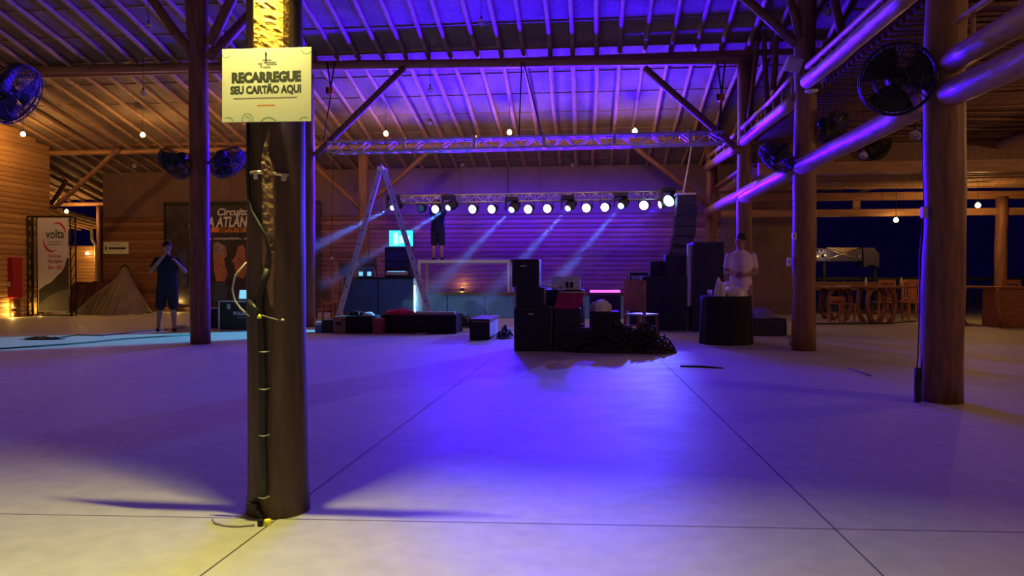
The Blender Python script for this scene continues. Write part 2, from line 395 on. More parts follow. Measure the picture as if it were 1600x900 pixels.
MB().box((p0 + p1) / 2, (.05, (p1 - p0).length, .035)).build('plank', 'logy', t)
for i in range(6):
    p = p0.lerp(p1, .1 + i * .16); MB().tube([p + V((.10, 0, .04)), p + V((.10, 0, -.26))], .022, 8).build('peg', 'logy', t)
# far right log
a = P(1345, 297, X=8.0); bq = P(1600, 214, X=8.0)
beam(a, bq + (bq - a) * .9, .10, 'blue-lit log under the gallery floor at the far right', 'logy', 'logs running along the right aisle')
# ------------------------------------------------------------------ gallery floor over the right aisle (seen from below)
gal = bpy.data.objects.new('ceiling_gallery', None); sc.collection.objects.link(gal); struct(gal)
zg = 3.72
MB().bx((XA2 + .2, 2.2, zg + .12), (14, 15.4, zg + .18)).build('boards', 'darkwood', gal)
y = 3.0
while y < 15.3:
    MB().log((XA2 + .2, y, zg + .09), (14, y, zg + .07), .034, .03, seg=8, step=.8, wob=.035).build('joist', 'darkwood', gal); y += .165
MB().bx((XA2 + .3, 15.42, 3.40), (14, 15.5, zg + .25)).build('fascia', 'darkwood', gal)
MB().bx((XA2 + .2, 15.7, 3.42), (14, 20.2, 3.48)).build('boards', 'siding', gal)
y = 16.0
while y < 20:
    MB().log((XA2 + .3, y, 3.38), (14, y, 3.36), .045, seg=8, step=.8, wob=.02).build('joist', 'rafter', gal); y += .38
def sqbeam(y, zt, zb_, label, x0=XA2 + .35, x1=14):
    o = MB().bx((x0, y - .1, zb_), (x1, y + .1, zt), bev=.01).build('timber_beam', 'logx'); return tag(o, label, 'beam', 'squared beams under the gallery')
sqbeam(15.55, P(1360, 247, Y=15.5).z, P(1360, 271, Y=15.5).z, 'wide squared beam across the right aisle under the gallery')
zt = P(1360, 301, Y=20).z; zl = P(1360, 313, Y=20).z; zt2 = P(1360, 327, Y=20).z; zl2 = P(1360, 338, Y=20).z
sqbeam(20, zt, zl, 'upper squared beam above the wooden tables, its right end lit orange')
sqbeam(20, zt2, zl2, 'lower squared beam above the wooden tables')
o = MB().bx(P(1333, 313, Y=19.95), P(1342, 327, Y=20.05) , bev=.004).build('short_post', 'logx'); tag(o, 'short upright joining the two beams above the wooden tables', 'post')
# ------------------------------------------------------------------ walls
def clap(mb, a, b, z0, z1, bh=.14, out=V((0, -1, 0)), d=.018):
    a, b = V((a[0], a[1], 0)), V((b[0], b[1], 0)); z = z0; ns = max(1, int((b - a).length / 1.0)); ph = random.random() * 9; k = 0
    while z < z1 - .01:
        zt = min(z + bh, z1); k += 1
        for i in range(ns):
            p, q = a.lerp(b, i / ns), a.lerp(b, (i + 1) / ns)
            w0 = .012 * noise.noise(V((i * .9 + ph, k, 0))); w1 = .012 * noise.noise(V(((i + 1) * .9 + ph, k, 0)))
            prof = [(0, 0), (.15, d), (.5, d * 1.25), (.85, d), (1, 0)]
            for (u0, o0), (u1, o1) in zip(prof, prof[1:]):
                f = mb.quad([p + out * (o0) + V((0, 0, z + (zt - z) * u0 + w0)), q + out * o0 + V((0, 0, z + (zt - z) * u0 + w1)),
                             q + out * o1 + V((0, 0, z + (zt - z) * u1 + w1)), p + out * o1 + V((0, 0, z + (zt - z) * u1 + w0))])
                f.smooth = False
        z += bh
YB = 21.9
xb0 = P(162, 400, Y=YB).x; xb1 = P(1268, 400, Y=YB).x; zsp = P(600, 336, Y=YB).z
mb = MB(); clap(mb, (xb0, YB), (xb1, YB), 0, zsp)
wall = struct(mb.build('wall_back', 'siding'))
mb = MB(); mb.bx((xb0, YB, 0), (xb1, YB + .12, zsp)); mb.bx((xb0, YB - .01, zsp), (xb1, YB + .12, roof(YB) + .02)); mb.build('upper_boarding', 'plain', wall)
xr_ = P(1125, 400, Y=YB).x; MB().bx((xr_, YB - .045, 0), (xb1, YB - .02, zsp + .02)).build('upper_boarding', 'plain', wall)
for k in range(9): 
    xx = xb0 + 1.8 + k * 2.4
    if xx < xb1: MB().bx((xx, YB - .018, zsp), (xx + .02, YB - .008, roof(YB))).build('cover_strip', 'darkwood', wall)
XW = P(78, 400, Y=19.95).x
mb = MB(); clap(mb, (XW, 10.0), (XW, 19.95), 0, 3.9, out=V((1, 0, 0)))
ya = 10.0
for i in range(12):   # gable part follows the slope of the roof
    z = 3.9 + i * .14; yend = min(19.95, 15.6 + (Z1 - z) / .238)
    if yend > 10.2: clap(mb, (XW, 10.0), (XW, yend), z, z + .14, out=V((1, 0, 0)))
mb.bx((XW - .12, 10, 0), (XW - .01, 19.95, roof(19.95)))
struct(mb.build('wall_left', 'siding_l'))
# building outside beyond the left opening
t = thing('outbuilding', (P(130, 420, Y=29).x, 29, 0), 'low orange-lit board building seen through the opening left of the back wall', 'building')
x0, x1 = P(60, 400, Y=29).x, P(157, 400, Y=29).x
mb = MB(); clap(mb, (x0, 29), (x1, 29), 0, P(130, 384, Y=29).z); mb.bx((x0, 29.02, 0), (x1, 29.2, P(130, 384, Y=29).z)); mb.build('wall', 'siding_l', t)
mb = MB()
zz0 = P(130, 352, Y=26).z; zz1 = P(130, 330, Y=25.5).z
mb.quad([(x0, 25.2, zz1), (x1 + 1.2, 25.2, zz1), (x1 + 1.2, 28.9, zz0 + .1), (x0, 28.9, zz0 + .1)])
mb.quad([(x0, 25.2, zz1 + .08), (x1 + 1.2, 25.2, zz1 + .08), (x1 + 1.2, 28.9, zz0 + .18), (x0, 28.9, zz0 + .18)])
mb.quad([(x0, 25.2, zz1), (x1 + 1.2, 25.2, zz1), (x1 + 1.2, 25.2, zz1 + .08), (x0, 25.2, zz1 + .08)])
mb.build('eave', 'rafter', t)
for i in range(9):
    x = x0 + i * .5; MB().log((x, 25.1, zz1 - .06), (x, 28.9, zz0 + .03), .05, seg=8).build('rafter', 'rafter', t)
add_light('POINT', P(136, 396, Y=28.0), 55, WARM, shadow_soft_size=.08)
MB().ball(P(136, 396, Y=28.85), .06).build('wall_lamp', 'bulb_on', t)
pp = [P(143, 358, Y=28), P(144, 374, Y=28), P(150, 384, Y=28), P(150, 440, Y=28)]; pp.append(V((pp[-1].x, 28, 0)))
MB().tube(pp, .055, 10).build('downpipe', 'whitetube', t)
xq = P(159, 400, Y=24.4).x
tag(MB().log((xq, 24.3, 0), (xq, 24.3, roof(24.3) - .2), .10, seg=12).build('wooden_post', 'log'), 'thin post beside the downpipe in the left opening', 'post')
# dark rear of the right terrace: railing and wall
t = thing('terrace_railing', (8, 23, 0), 'dark slatted railing behind the wooden tables', 'railing')
mb = MB(); mb.bx((6.8, 23, 1.0), (16, 23.06, 1.08)); mb.bx((6.8, 23, .15), (16, 23.06, .22)); mb.build('rail', 'black', t)
mb = MB()
x = 6.9
while x < 16: mb.bx((x, 23.005, .2), (x + .05, 23.055, 1.02)); x += .22
mb.build('baluster', 'black', t)['kind'] = 'stuff'

# ------------------------------------------------------------------ lamps
def bulb(px, py, Y, lit, label, energy=0, top=None, col=WARM):
    p = P(px, py, Y=Y); zt = top if top is not None else roof(Y)
    t = thing('hanging_bulb', (p.x, p.y, p.z), label, 'bulb', 'bare bulbs on cords')
    MB().lathe([(0.001, -.085), (.03, -.080), (.055, -.055), (.060, -.025), (.050, .005), (.026, .03), (.015, .045), (0.001, .046)], p, seg=14).build('glass', 'bulb_on' if lit else 'glass', t)
    MB().lathe([(.0165, .03), (.018, .035), (.018, .085), (.006, .095)], p, seg=12).build('socket', 'black', t)
    MB().tube([p + V((0, 0, .09)), V((p.x, p.y, zt))], .005, 6).build('cord', 'cable', t)
    if lit: add_light('POINT', p + V((0, 0, -.12)), energy, col, shadow_soft_size=.05)
bulb(36, 208, 17.7, 1, 'lit bulb leftmost, glowing on the left board wall', K_BULB * 1.15)
bulb(223, 209, 17.7, 1, 'lit bulb above the second beam, left of the near left post', K_BULB)
bulb(603, 207, 17.7, 1, 'lit bulb above the ladder top', K_BULB)
bulb(796, 205, 17.7, 1, 'lit bulb in the middle of the roof above the truss', K_BULB)
bulb(992, 203, 17.7, 1, 'lit bulb near the right diagonal brace', K_BULB)
bulb(408, 208, 17.7, 1, 'lit bulb hidden behind the front sign post', K_BULB)
bulb(104, 329, 23.5, 1, 'lit bulb in the opening beside the tall banner', 75)
bulb(1528, 319, 18.6, 1, 'lit bulb right of the thickest post, lighting the beam orange', 60, top=3.35)
bulb(1400, 342, 19.7, 1, 'small lit bulb in the dark above the wooden tables', 8, top=3.42)
for px, py, Y, lb, top in ((232, 40, 12.4, 'unlit clear bulb at the upper left, left of the near post', None), (224, 143, 15.0, 'unlit bulb above the lit one left of the near post', None),
                      (210, 258, 19.2, 'unlit bulb below the second beam on the left', None), (752, 33, 12.6, 'unlit clear bulb at the top centre of the roof', None),
                      (672, 139, 15.0, 'unlit bulb below the upper beam, above the truss', None), (672, 190, 18.8, 'tiny unlit bulb between two lit ones above the truss', None),
                      (723, 257, 20.6, 'tiny unlit bulb left of centre under the truss', None), (895, 257, 20.6, 'tiny unlit bulb right of centre under the truss', None),
                      (1430, 208, 8.5, 'unlit clear bulb beside the thickest post', 3.8), (1349, 240, 11.5, 'unlit bulb under the long purple log', 3.8), (1293, 16, 10.6, 'unlit bulb at the top right behind the thin rail', None)):
    bulb(px, py, Y, 0, lb, top=top)
# small white floodlight on the right post
p = P(1240, 101, Y=11.2)
t = thing('floodlight', p, 'small white square floodlight clamped to the right post', 'floodlight')
MB().box(p, (.24, .06, .21), rot=(.5, .12, .25), bev=.01).build('housing', 'white', t)
MB().box(p + V((-.008, -.034, -.016)), (.20, .012, .17), rot=(.5, .12, .25)).build('glass_front', 'white', t)
MB().tube([p + V((.02, .05, 0)), p + V((.10, .12, .10)), P(1250, 86, Y=11.3)], .012, 8).build('bracket', 'steel', t)
# flood on the front post, just above the frame
t = thing('flood_lamp', FL, 'slim flood lamp fixed on the front post above the recharge sign', 'floodlight')
MB().box(FL + V((0, .012, .005)), (.14, .03, .06), bev=.005).build('housing', 'dark_metal', t)
MB().box(FL + V((0, .035, .02)), (.03, .03, .03)).build('bracket', 'steel', t)

# ------------------------------------------------------------------ front post with the sign
fb = G(434, 812); YP = fb.y + .135; XP = P(434, 450, Y=YP).x
d0 = (G(480, 812) - G(388, 812)).length / 2
ftop = P(427, 0, Y=YP)
mb = MB()
pts = []; rs = []
for i in range(26):
    f = i / 25; z = f * 3.6
    cx = XP + (P(430, 100, Y=YP).x - XP) * min(1, z / 2.1)
    pts.append((cx, YP, z)); rs.append(d0 * (1.03 - .10 * f) * (1.05 if i == 0 else 1))
mb.tube(pts, rs, 36, jit=.05)
M['logfront'] = mat('dark front log', (.075, .042, .032), .6, var=.35, scale=5, bump=.3, stretch=(4, 4, .5))  # one even tone, darker than the wood of the other posts
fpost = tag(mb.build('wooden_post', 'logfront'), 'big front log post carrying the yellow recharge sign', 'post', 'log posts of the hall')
def fsurf(px, py, off=.0):   # a point on the near face of the front post
    q = P(px, py, Y=YP - .13); cx = XP + (P(430, 100, Y=YP).x - XP) * min(1, max(0, q.z) / 2.1); r = d0 * (1.03 - .10 * q.z / 3.6) + off
    dx = max(-.95 * r, min(.95 * r, q.x - cx)); return V((cx + dx, YP - math.sqrt(r * r - dx * dx), q.z))
# rough bark patches: strip under the sign and the rough lit face above it
def patch(rows, name, m, off):
    mb = MB(); prev = None
    for k in range(len(rows) - 1):
        (ya, la, ra), (yb, lb, rb) = rows[k], rows[k + 1]; n_ = max(1, int((yb - ya) / 5))
        for j in range(n_ + (k == len(rows) - 2)):
            f = j / n_; y = ya + (yb - ya) * f; l_, r_ = la + (lb - la) * f, ra + (rb - ra) * f; row = []
            for i in range(9):
                u = i / 8; x = l_ + (r_ - l_) * u; e = 0 if i in (0, 8) else 1
                row.append(mb.bm.verts.new(fsurf(x, y, off * e * (1 + .25 * noise.noise(V((x * .15, y * .15, 0)))) + (0 if e else -.004))))
            if prev:
                for i in range(8): mb.bm.faces.new((prev[i], prev[i + 1], row[i + 1], row[i]))
            prev = row
    return mb.build(name, m, fpost)
patch([(198, 421, 424), (235, 412, 421), (246, 409, 424), (262, 408, 429), (300, 409, 431), (420, 410, 430), (450, 418, 428), (480, 424, 428)], 'bark_strip', 'bark', .013)
patch([(-95, 390, 447), (80, 391, 447)], 'lit_bark_face', 'litbark', .014)  # gold colour of this patch stands in for the flood's yellow light
# sign
SY = YP - d0 - .012
A = P(347, 78, Y=SY); B = P(487, 189, Y=SY)
cxs, czs = (A.x + B.x) / 2, (A.z + B.z) / 2; sw, sh = B.x - A.x, A.z - B.z
t = thing('notice_sign', (cxs, SY, B.z), 'yellow-lit white sign RECARREGUE SEU CARTÃO AQUI nailed to the front post', 'sign')
MB().box((cxs, SY, czs), (sw, .006, sh), rot=(0, .008, 0), bev=.001).build('board', 'paper', t)
ys = SY - .00306
k = sw / 140.0
def sp(px, py): return V((A.x + (px - 347) * k, ys, A.z - (py - 78) * k))
text('RECARREGUE', 'lettering', 'ink', sp(416.5, 122), .060, t, bold=.0042, width=109 * k, depth=.00002)
text('SEU CARTÃO AQUI', 'lettering', 'ink', sp(416, 140.5), .0465, t, bold=.0027, width=111 * k, depth=.00002)
MB().box(sp(415, 152.5), (100 * k, .00004, 2.1 * k)).build('small_print', 'greyink', t)
MB().box(sp(416.5, 163.5), (28 * k, .00004, 1.8 * k)).build('small_print', 'orangeink', t)
# little emblem above the words: plain swirls and a nail
mb = MB()
for x0_, x1_, y_ in ((411, 425, 96), (413, 432, 99.5), (418, 434, 102.5), (412, 424, 106.5), (404, 411, 101)): mb.box(sp((x0_ + x1_) / 2, y_), ((x1_ - x0_) * k, .00004, 2.4 * k))
mb.box(sp(409, 105), (3 * k, .00004, 4 * k)); mb.build('emblem', 'greyink', t)
MB().tube([sp(416.5, 82), sp(417, 89)], .0035, 8).build('nail', 'dark_metal', t)
def arc(cx, cy, r, a0, a1, wd=1.4):
    mb = MB(); N = 16
    for i in range(N):
        u, v = [math.radians(a0 + (a1 - a0) * j / N) for j in (i, i + 1)]
        mb.quad([sp(cx + r * math.cos(u), cy - r * math.sin(u)), sp(cx + r * math.cos(v), cy - r * math.sin(v)),
                 sp(cx + (r - wd) * math.cos(v), cy - (r - wd) * math.sin(v)), sp(cx + (r - wd) * math.cos(u), cy - (r - wd) * math.sin(u))])
    return mb.build('ornament', 'greenink', t)
arc(387, 184, 9, -30, 210); arc(387, 184, 4.5, -60, 150); arc(420, 196, 15, 30, 150, 2); arc(354, 84, 7, 190, 330); arc(480, 80, 9, 195, 340); arc(356, 190, 10, 25, 120); arc(476, 191, 9, 50, 150)
# clamps, conduit and loose cable on the front post
t = thing('cable_clamp', fsurf(399, 272), 'pale metal clamp on the left of the bark strip', 'clamp', 'clamps on the front post')
MB().tube([fsurf(391, 270, .012), fsurf(411, 270, .014)], .009, 8).build('bolt', 'brass', t); MB().box(fsurf(402, 274, .01), (.022, .02, .04), bev=.003).build('bracket', 'steel', t)
t = thing('cable_clamp', fsurf(436, 272), 'pale metal clamp on the right of the bark strip', 'clamp', 'clamps on the front post')
MB().tube([fsurf(427, 271, .012), fsurf(447, 273, .014)], .008, 8).build('bolt', 'brass', t); MB().box(fsurf(441, 276, .01), (.022, .02, .035), bev=.003).build('bracket', 'steel', t)
pts = [fsurf(*q, .014) for q in ((421, 420), (414, 440), (409, 460), (408, 480), (411, 510), (412, 560), (414, 620), (413, 680), (415, 740), (415, 772))]
t = thing('conduit', fsurf(414, 770), 'black flexible conduit strapped down the front post', 'conduit')
MB().tube(pts, .0165, 12).build('hose', 'cable', t)
for y in (548, 606, 678, 774): MB().tube([fsurf(407, y, .008), fsurf(410, y, .030), fsurf(418, y + 1, .032), fsurf(423, y, .006)], .003, 6).build('strap', 'greycable', t)
pts = [fsurf(383 + 3, 192, .01), fsurf(382 + 4, 230, .012), fsurf(386, 270, .014), fsurf(388, 310, .012), fsurf(394, 330, .014), fsurf(408, 352, .018), fsurf(420, 372, .018), fsurf(423, 395, .014), fsurf(420, 425, .016)]
tag(MB().tube(pts, .0095, 8).build('black_cable', 'cable'), 'black cable curling down the left edge of the front post under the sign', 'cable')
yy = YP - .14
pts = [P(*q, Y=yy) for q in ((385, 410), (368, 430), (363, 452), (367, 470), (376, 482), (390, 494))]
t = thing('loose_cable', P(390, 494, Y=yy), 'grey cable looping left off the front post into a black sleeve', 'cable')
MB().tube(pts, .0045, 8).build('wire', 'greycable', t)
MB().tube([fsurf(389, 471, .02), fsurf(410, 488, .03)], .013, 10).build('sleeve', 'cable', t)
MB().tube([fsurf(414, 492, .028), fsurf(436, 500, .018)], .003, 6).build('wire', 'greycable', t)
MB().ball(fsurf(441, 500, .016), .006, sx=1.6).build('plug', 'alu', t)
MB().lathe([(.011, 0), (.008, .012), (.003, .02)], fsurf(411, 494, .034) - V((0, 0, .008)), seg=10).build('yellow_cap', 'yellow', t)
# bits at the foot of the post
tag(MB().box(fsurf(397, 788, .02), (.05, .035, .028), rot=(0, .1, 0), bev=.006).build('socket_plug', 'black'), 'black plug hanging at the foot of the front post', 'plug')
MBp = MB().tube([fsurf(403, 790, .012), fsurf(408, 800, .015), V((fsurf(412, 808).x, fsurf(412, 808).y - .01, .012))], .010, 8)
tag(MBp.build('black_cable', 'cable'), 'short black cable end at the foot of the front post', 'cable')
p = G(407, 822); tag(MB().lathe([(.013, 0), (.013, .03), (.009, .032)], p, seg=12).build('cable_reel', 'dark_metal'), 'small dark cap on the floor at the front post foot', 'cap')
p = G(418, 821); tag(MB().lathe([(.015, 0), (.015, .026), (.011, .028)], p, seg=12).build('yellow_stopper', 'yellow'), 'small yellow cap on the floor at the front post foot', 'cap')
pts = [G(332, 812) + V((0, 0, .006)), G(336, 819) + V((0, 0, .006)), G(352, 823) + V((0, 0, .006)), G(372, 824) + V((0, 0, .006)), G(398, 822) + V((0, 0, .006))]
tag(MB().tube(pts, .005, 6).build('thin_cable', 'greycable'), 'thin cable looping on the floor left of the front post', 'cable')

# ------------------------------------------------------------------ fans
def fan(px, py, Y, face, R, label, mount):
    c = P(px, py, Y=Y); ax = V(face).normalized()
    t = thing('wall_fan', c, label, 'fan', 'black wall fans on the posts')
    Q = V((0, 0, 1)).rotation_difference(ax).to_matrix(); mb = MB()
    for r, z in ((R, 0), (R * .98, .05), (R * .98, -.05), (R * .6, .085), (R * .6, -.085), (R * .25, .10), (R * .25, -.10)):
        mb.tube([c + Q @ V((r * math.cos(a * math.pi / 16), r * math.sin(a * math.pi / 16), z)) for a in range(33)], .006 if r < R else .012, 6, cap=False)
    for i in range(40):
        a = i * math.pi / 20
        for s in (1, -1): mb.tube([c + Q @ V((r * math.cos(a + .3 * (1 - r / R)), r * math.sin(a + .3 * (1 - r / R)), s * z)) for r, z in ((.08, .10), (R * .6, .085), (R * .98, .05), (R, 0))], .0035, 4, cap=False)
    mb.build('cage', 'fan', t)
    MB().lathe([(.001, .04), (.06, .03), (.06, -.02), (.085, -.10), (.08, -.22), (.05, -.26), (.001, -.26)], c, ax, 18).build('motor', 'fan', t)
    for i in range(3):
        mb = MB(); a0 = i * 2 * math.pi / 3; g = []
        for rr in (.05, .15, .25, R * .92):
            row = []
            for j in range(6):
                a = a0 + (j / 5 - .5) * 1.5 * (1 - .25 * (rr < .1)); row.append(mb.bm.verts.new(c + Q @ V((rr * math.cos(a), rr * math.sin(a), (j / 5 - .5) * .07))))
            g.append(row)
        for u in range(3):
            for v in range(5): f = mb.bm.faces.new((g[u][v], g[u][v + 1], g[u + 1][v + 1], g[u + 1][v])); f.smooth = True
        o = mb.build('blade', 'fan', t); sm = o.modifiers.new('s', 'SOLIDIFY'); sm.thickness = .006
    MB().tube([c - ax * .2, (c - ax * .28 + V(mount)) / 2 - V((0, 0, .02)), V(mount)], .018, 8).build('arm', 'fan', t)
    return t
def mp(X, Y, z, s, r=.15): return (X + s * r, Y, z)
zf = P(270, 255, Y=11.4).z
fan(22, 147, 7.2, (.84, .10, -.5), .33, 'large black fan at the upper left edge of the picture', (P(24, 147, Y=7.2).x - 1.0, 7.1, P(24, 147, Y=7.2).z + .05))
fan(272, 256, 11.35, (-.32, -.64, -.65), .28, 'black fan tilted on the left side of the near left post', mp(XA, 11.5, zf, -1))
fan(356, 254, 11.35, (.64, -.19, -.6), .29, 'black fan with blue sheen right of the near left post', mp(XA, 11.5, zf, 1))
fan(1402, 124, 6.7, (-.25, -.9, -.25), .30, 'big black fan left of the thickest post', mp(XD, 6.85, P(1440, 130, Y=6.7).z, -1))
fan(1213, 246, 11.3, (-.59, -.25, -.65), .27, 'black fan left of the floodlight post', mp(XE, 11.4, P(1240, 250, Y=11.4).z, -1))
fan(1303, 200, 11.3, (.5, -.5, -.4), .26, 'dim black fan right of the floodlight post', mp(XE, 11.4, P(1275, 205, Y=11.4).z, 1))
fan(1372, 228, 15.2, (.3, -.8, -.4), .27, 'dim blue fan under the long purple log', (P(1360, 240, Y=15.4).x, 15.45, P(1360, 248, Y=15.4).z))

# ------------------------------------------------------------------ trusses
def truss(a, b, h, label, name='lighting_truss', rc=.024, flat=False, n=None, dp=None):
    a, b = V(a), V(b); L = (b - a).length; n = n or int(L / (h * 1.3)); d = dp or h; t = thing(name, (a + b) / 2 - V((0, 0, h / 2)), label, 'truss')
    offs = [(0, h / 2), (0, -h / 2)] + ([] if flat else [(d, h / 2), (d, -h / 2)]); mb = MB()
    for y, z in offs: mb.tube([a + V((0, y, z)), b + V((0, y, z))], rc, 8)
    mb.build('chords', 'alu', t)
    mb = MB()
    for i in range(n):
        f0, f1 = i / n, (i + 1) / n; s = 1 if i % 2 else -1
        mb.tube([a.lerp(b, f0) + V((0, 0, s * h / 2)), a.lerp(b, f1) + V((0, 0, -s * h / 2))], rc * .5, 6)
        if not flat:
            mb.tube([a.lerp(b, f0) + V((0, d, s * h / 2)), a.lerp(b, f1) + V((0, d, -s * h / 2))], rc * .5, 6)
            mb.tube([a.lerp(b, f0) + V((0, 0, h / 2)), a.lerp(b, f1) + V((0, d, h / 2))], rc * .5, 6)
            mb.tube([a.lerp(b, f0) + V((0, 0, -h / 2)), a.lerp(b, f1) + V((0, d, -h / 2))], rc * .5, 6)
            mb.tube([a.lerp(b, f0) + V((0, 0, h / 2)), a.lerp(b, f0) + V((0, 0, -h / 2))], rc * .55, 6)
    mb.build('lacing', 'alu', t)
    return t
TY = 15.2
ta, tb = P(512, 230, Y=TY), P(1132, 214, Y=TY)
tr = truss(ta, tb, .22, 'long aluminium box truss hanging across the hall above the stage front', dp=.26)
for px in (631, 741, 850, 960, 1078): 
    p = P(px, 229 - (px - 512) * 16 / 620, Y=TY); MB().box(p, (.07, .04, .30)).build('coupler', 'alu', tr)
TY2 = 19.6
sa, sb = P(612, 312, Y=TY2), P(1070, 304, Y=TY2)
truss(sa, sb, .20, 'narrow truss over the stage carrying the row of blue lights', rc=.018, n=44, dp=.22)
# hoist motors and chains
for px, py, lab, tgt in ((517, 142, 'orange hoist motor hanging on straps left of the truss', (505, 222)), (1127, 153, 'orange hoist motor hanging on straps right of the truss', (1120, 214))):
    p = P(px, py, Y=TY); t = thing('hoist_motor', p, lab, 'hoist', 'hoist motors on the truss ends')
    MB().box(p, (.11, .12, .15), bev=.02).build('housing', 'orange', t)
    MB().box(p + V((-.075, 0, .01)), (.05, .10, .13), bev=.01).build('gearbox', 'black', t)
    MB().tube([p + V((0, 0, .07)), P(px - 6, 98, Y=15.5)], .018, 6).build('strap', 'cable', t)
    MB().tube([p + V((0, 0, .07)), P(px + 6, 98, Y=15.5)], .018, 6).build('strap', 'cable', t)
    q = P(*tgt, Y=TY + .1); MB().tube([p + V((0, 0, -.07)), q], .014, 6).build('chain', 'cable', t)
for x0_, y0_, x1_, y1_, lab in ((815, 96, 811, 212, 'thin black steel wire from the upper beam to the truss, left of the pair'), (818, 96, 850, 224, 'slanting black wire from the upper beam to the truss centre'), (1128, 160, 1122, 214, 'short grey hoist chain at the right truss end')):
    tag(MB().tube([P(x0_, y0_, Y=15.5), P(x1_, y1_, Y=TY)], .014, 6).build('rigging_wire', 'cable'), lab, 'wire', 'rigging wires')
tag(MB().tube([P(794, 234, Y=19.6), P(794, 306, Y=19.6)], .012, 6).build('rigging_wire', 'cable'), 'thin wire holding the stage light truss at its middle', 'wire', 'rigging wires')
tag(MB().tube([P(522, 216, Y=20.05), P(517, 400, Y=19.3)], .01, 6).build('rigging_wire', 'cable'), 'long dark cord hanging right of the front sign post', 'wire', 'rigging wires')

# ------------------------------------------------------------------ par lights and moving heads
def par(px, py, w_, lit, label, h_=1.0):
    c = P(px, py, Y=TY2 - .05); r = w_ / F * TY2 / 2
    t = thing('par_light', c, label, 'stage light', 'round par lights on the stage truss')
    ax = (V((-.3, -1, -.22)) if h_ > .6 else V((-.9, -.35, -.3))).normalized()
    MB().lathe([(r * 1.12, 0), (r * 1.15, -.02), (r * 1.05, -.14), (r * .5, -.2), (.001, -.21)], c, ax, 20).build('can', 'black', t)
    MB().lathe([(.001, .012), (r * .7, .009), (r, -.002)], c, ax, 24).build('lens', 'par' if lit else 'bluebin', t)
    zt = P(px, 308 - (px - 612) * 8 / 458, Y=TY2).z - .06
    MB().tube([c - ax * .08 + V((-r * 1.2, 0, 0)), c - ax * .08 + V((-r * 1.2, .04, .14)), V((c.x, c.y + .05, zt)), c - ax * .08 + V((r * 1.2, .04, .14)), c - ax * .08 + V((r * 1.2, 0, 0))], .01, 6).build('yoke', 'black', t)
    return c, ax
PARS = ((680, 327, 13.5, 'par light nearest the person on the riser'), (738, 327, 14, 'par light left of the third pair, over the riser'), (768, 327, 14, 'par light directly left of the middle moving head'),
        (825, 327, 14.5, 'par light right of the middle moving head'), (855, 326, 14, 'par light left of the fourth moving head'), (916, 325, 14.5, 'par light right of the fourth moving head'),
        (945, 324, 14, 'par light left of the fifth moving head'), (1006, 321, 15, 'par light right of the fifth moving head'))
for px, py, w_, lab in PARS:
    c, ax = par(px, py, w_, 1, 'lit ' + lab)
    add_light('SPOT', c + ax * .05, K_BLUE, BLUE, target=c + V((random.uniform(-.5, .3) + .0, -1.0, .26)), spot_size=math.radians(88), spot_blend=1, shadow_soft_size=.08)
par(657, 326, 13, 0, 'unlit blue-tinted par light left of all the lit ones'); par(1031, 320, 12, 1, 'lit par light seen edge-on beside the brightest moving head', .5)
def haze_cone(mb, a, d, L, r0, r1, seg=20):
    mb.lathe([(r0, .12), (r1, L)], a, d, seg)
hz = MB()
MH = ((613, 325, (486, 388), 8, 'leftmost moving head, half behind the ladder leg', 1.1), (700, 325, (560, 415), 9, 'moving head above the riser person\'s shoulder', .95),
      (799, 328, (690, 440), 9.5, 'moving head in the middle of the stage truss', .85), (887, 326, (785, 440), 9, 'moving head right of the middle', .85),
      (970, 322, (880, 428), 9.5, 'moving head on the right half of the truss', .8), (1045, 314, (884, 432), 18, 'brightest cyan moving head at the right truss end', 1.3))
def moving_head(px, py, tgt, w_, label, ytgt, k):
    c = P(px, py, Y=TY2 - .12); tp = P(*tgt, Y=TY2 - ytgt); d = (tp - c).normalized()
    t = thing('moving_head', c, label, 'stage light', 'moving heads on the stage truss')
    r = w_ / F * TY2 / 2
    MB().box(c + V((0, .10, .30)), (.34, .26, .12), bev=.02).build('base', 'black', t)
    for s in (-1, 1): MB().box(c + V((s * .16, .08, .13)), (.04, .12, .28), bev=.01).build('yoke_arm', 'black', t)
    MB().lathe([(r * 1.2, -.01), (.11, -.05), (.135, -.16), (.12, -.30), (.06, -.34), (.001, -.34)], c, d, 20).build('head', 'black', t)
    # lens dome, seen from the floor in front of the stage as well as along the beam
    MB().lathe([(.001, r * .75), (r * .5, r * .62), (r * .85, r * .3), (r, -.01)], c, d, 20).build('lens', 'mh', t)
    return c, d
for i, (px, py, tg, w_, lab, k) in enumerate(MH):
    yt = 2.4
    c, d = moving_head(px, py, tg, w_, lab, yt, k)
    L = (P(*tg, Y=TY2 - yt) - c).length * 1.35
    L = min(L, (c.z - .05) / -d.z)
    add_light('SPOT', c + d * .10, 4500 * k, (.07, .20, 1), target=c + d, spot_size=math.radians(6.5), spot_blend=.8, shadow_soft_size=.03)
    haze_cone(hz, c, d, L, .055, .055 + L * math.tan(math.radians(3.4)))
for px in (650, 738, 800, 860, 930, 1000):   # added blue spots without fixtures, washing the back wall
    add_light('SPOT', P(px, 318, Y=TY2 + .25), 300, BLUE, target=P(px - 5, 372, Y=YB), spot_size=math.radians(120), spot_blend=.8, shadow_soft_size=.1)
for px, tx, e in ((690, 560, 1), (760, 760, 1), (880, 900, 1.1), (990, 1060, .9)):   # added uplights with no fixture, to bring blue onto the roof
    add_light('SPOT', P(px, 322, Y=TY2 - .35), 1500 * e, BLUE, target=P(tx, 40, Y=14), spot_size=math.radians(120), spot_blend=1, shadow_soft_size=.1)
m = bpy.data.materials.new('thin haze'); m.use_nodes = True; n = m.node_tree.nodes; n.clear()
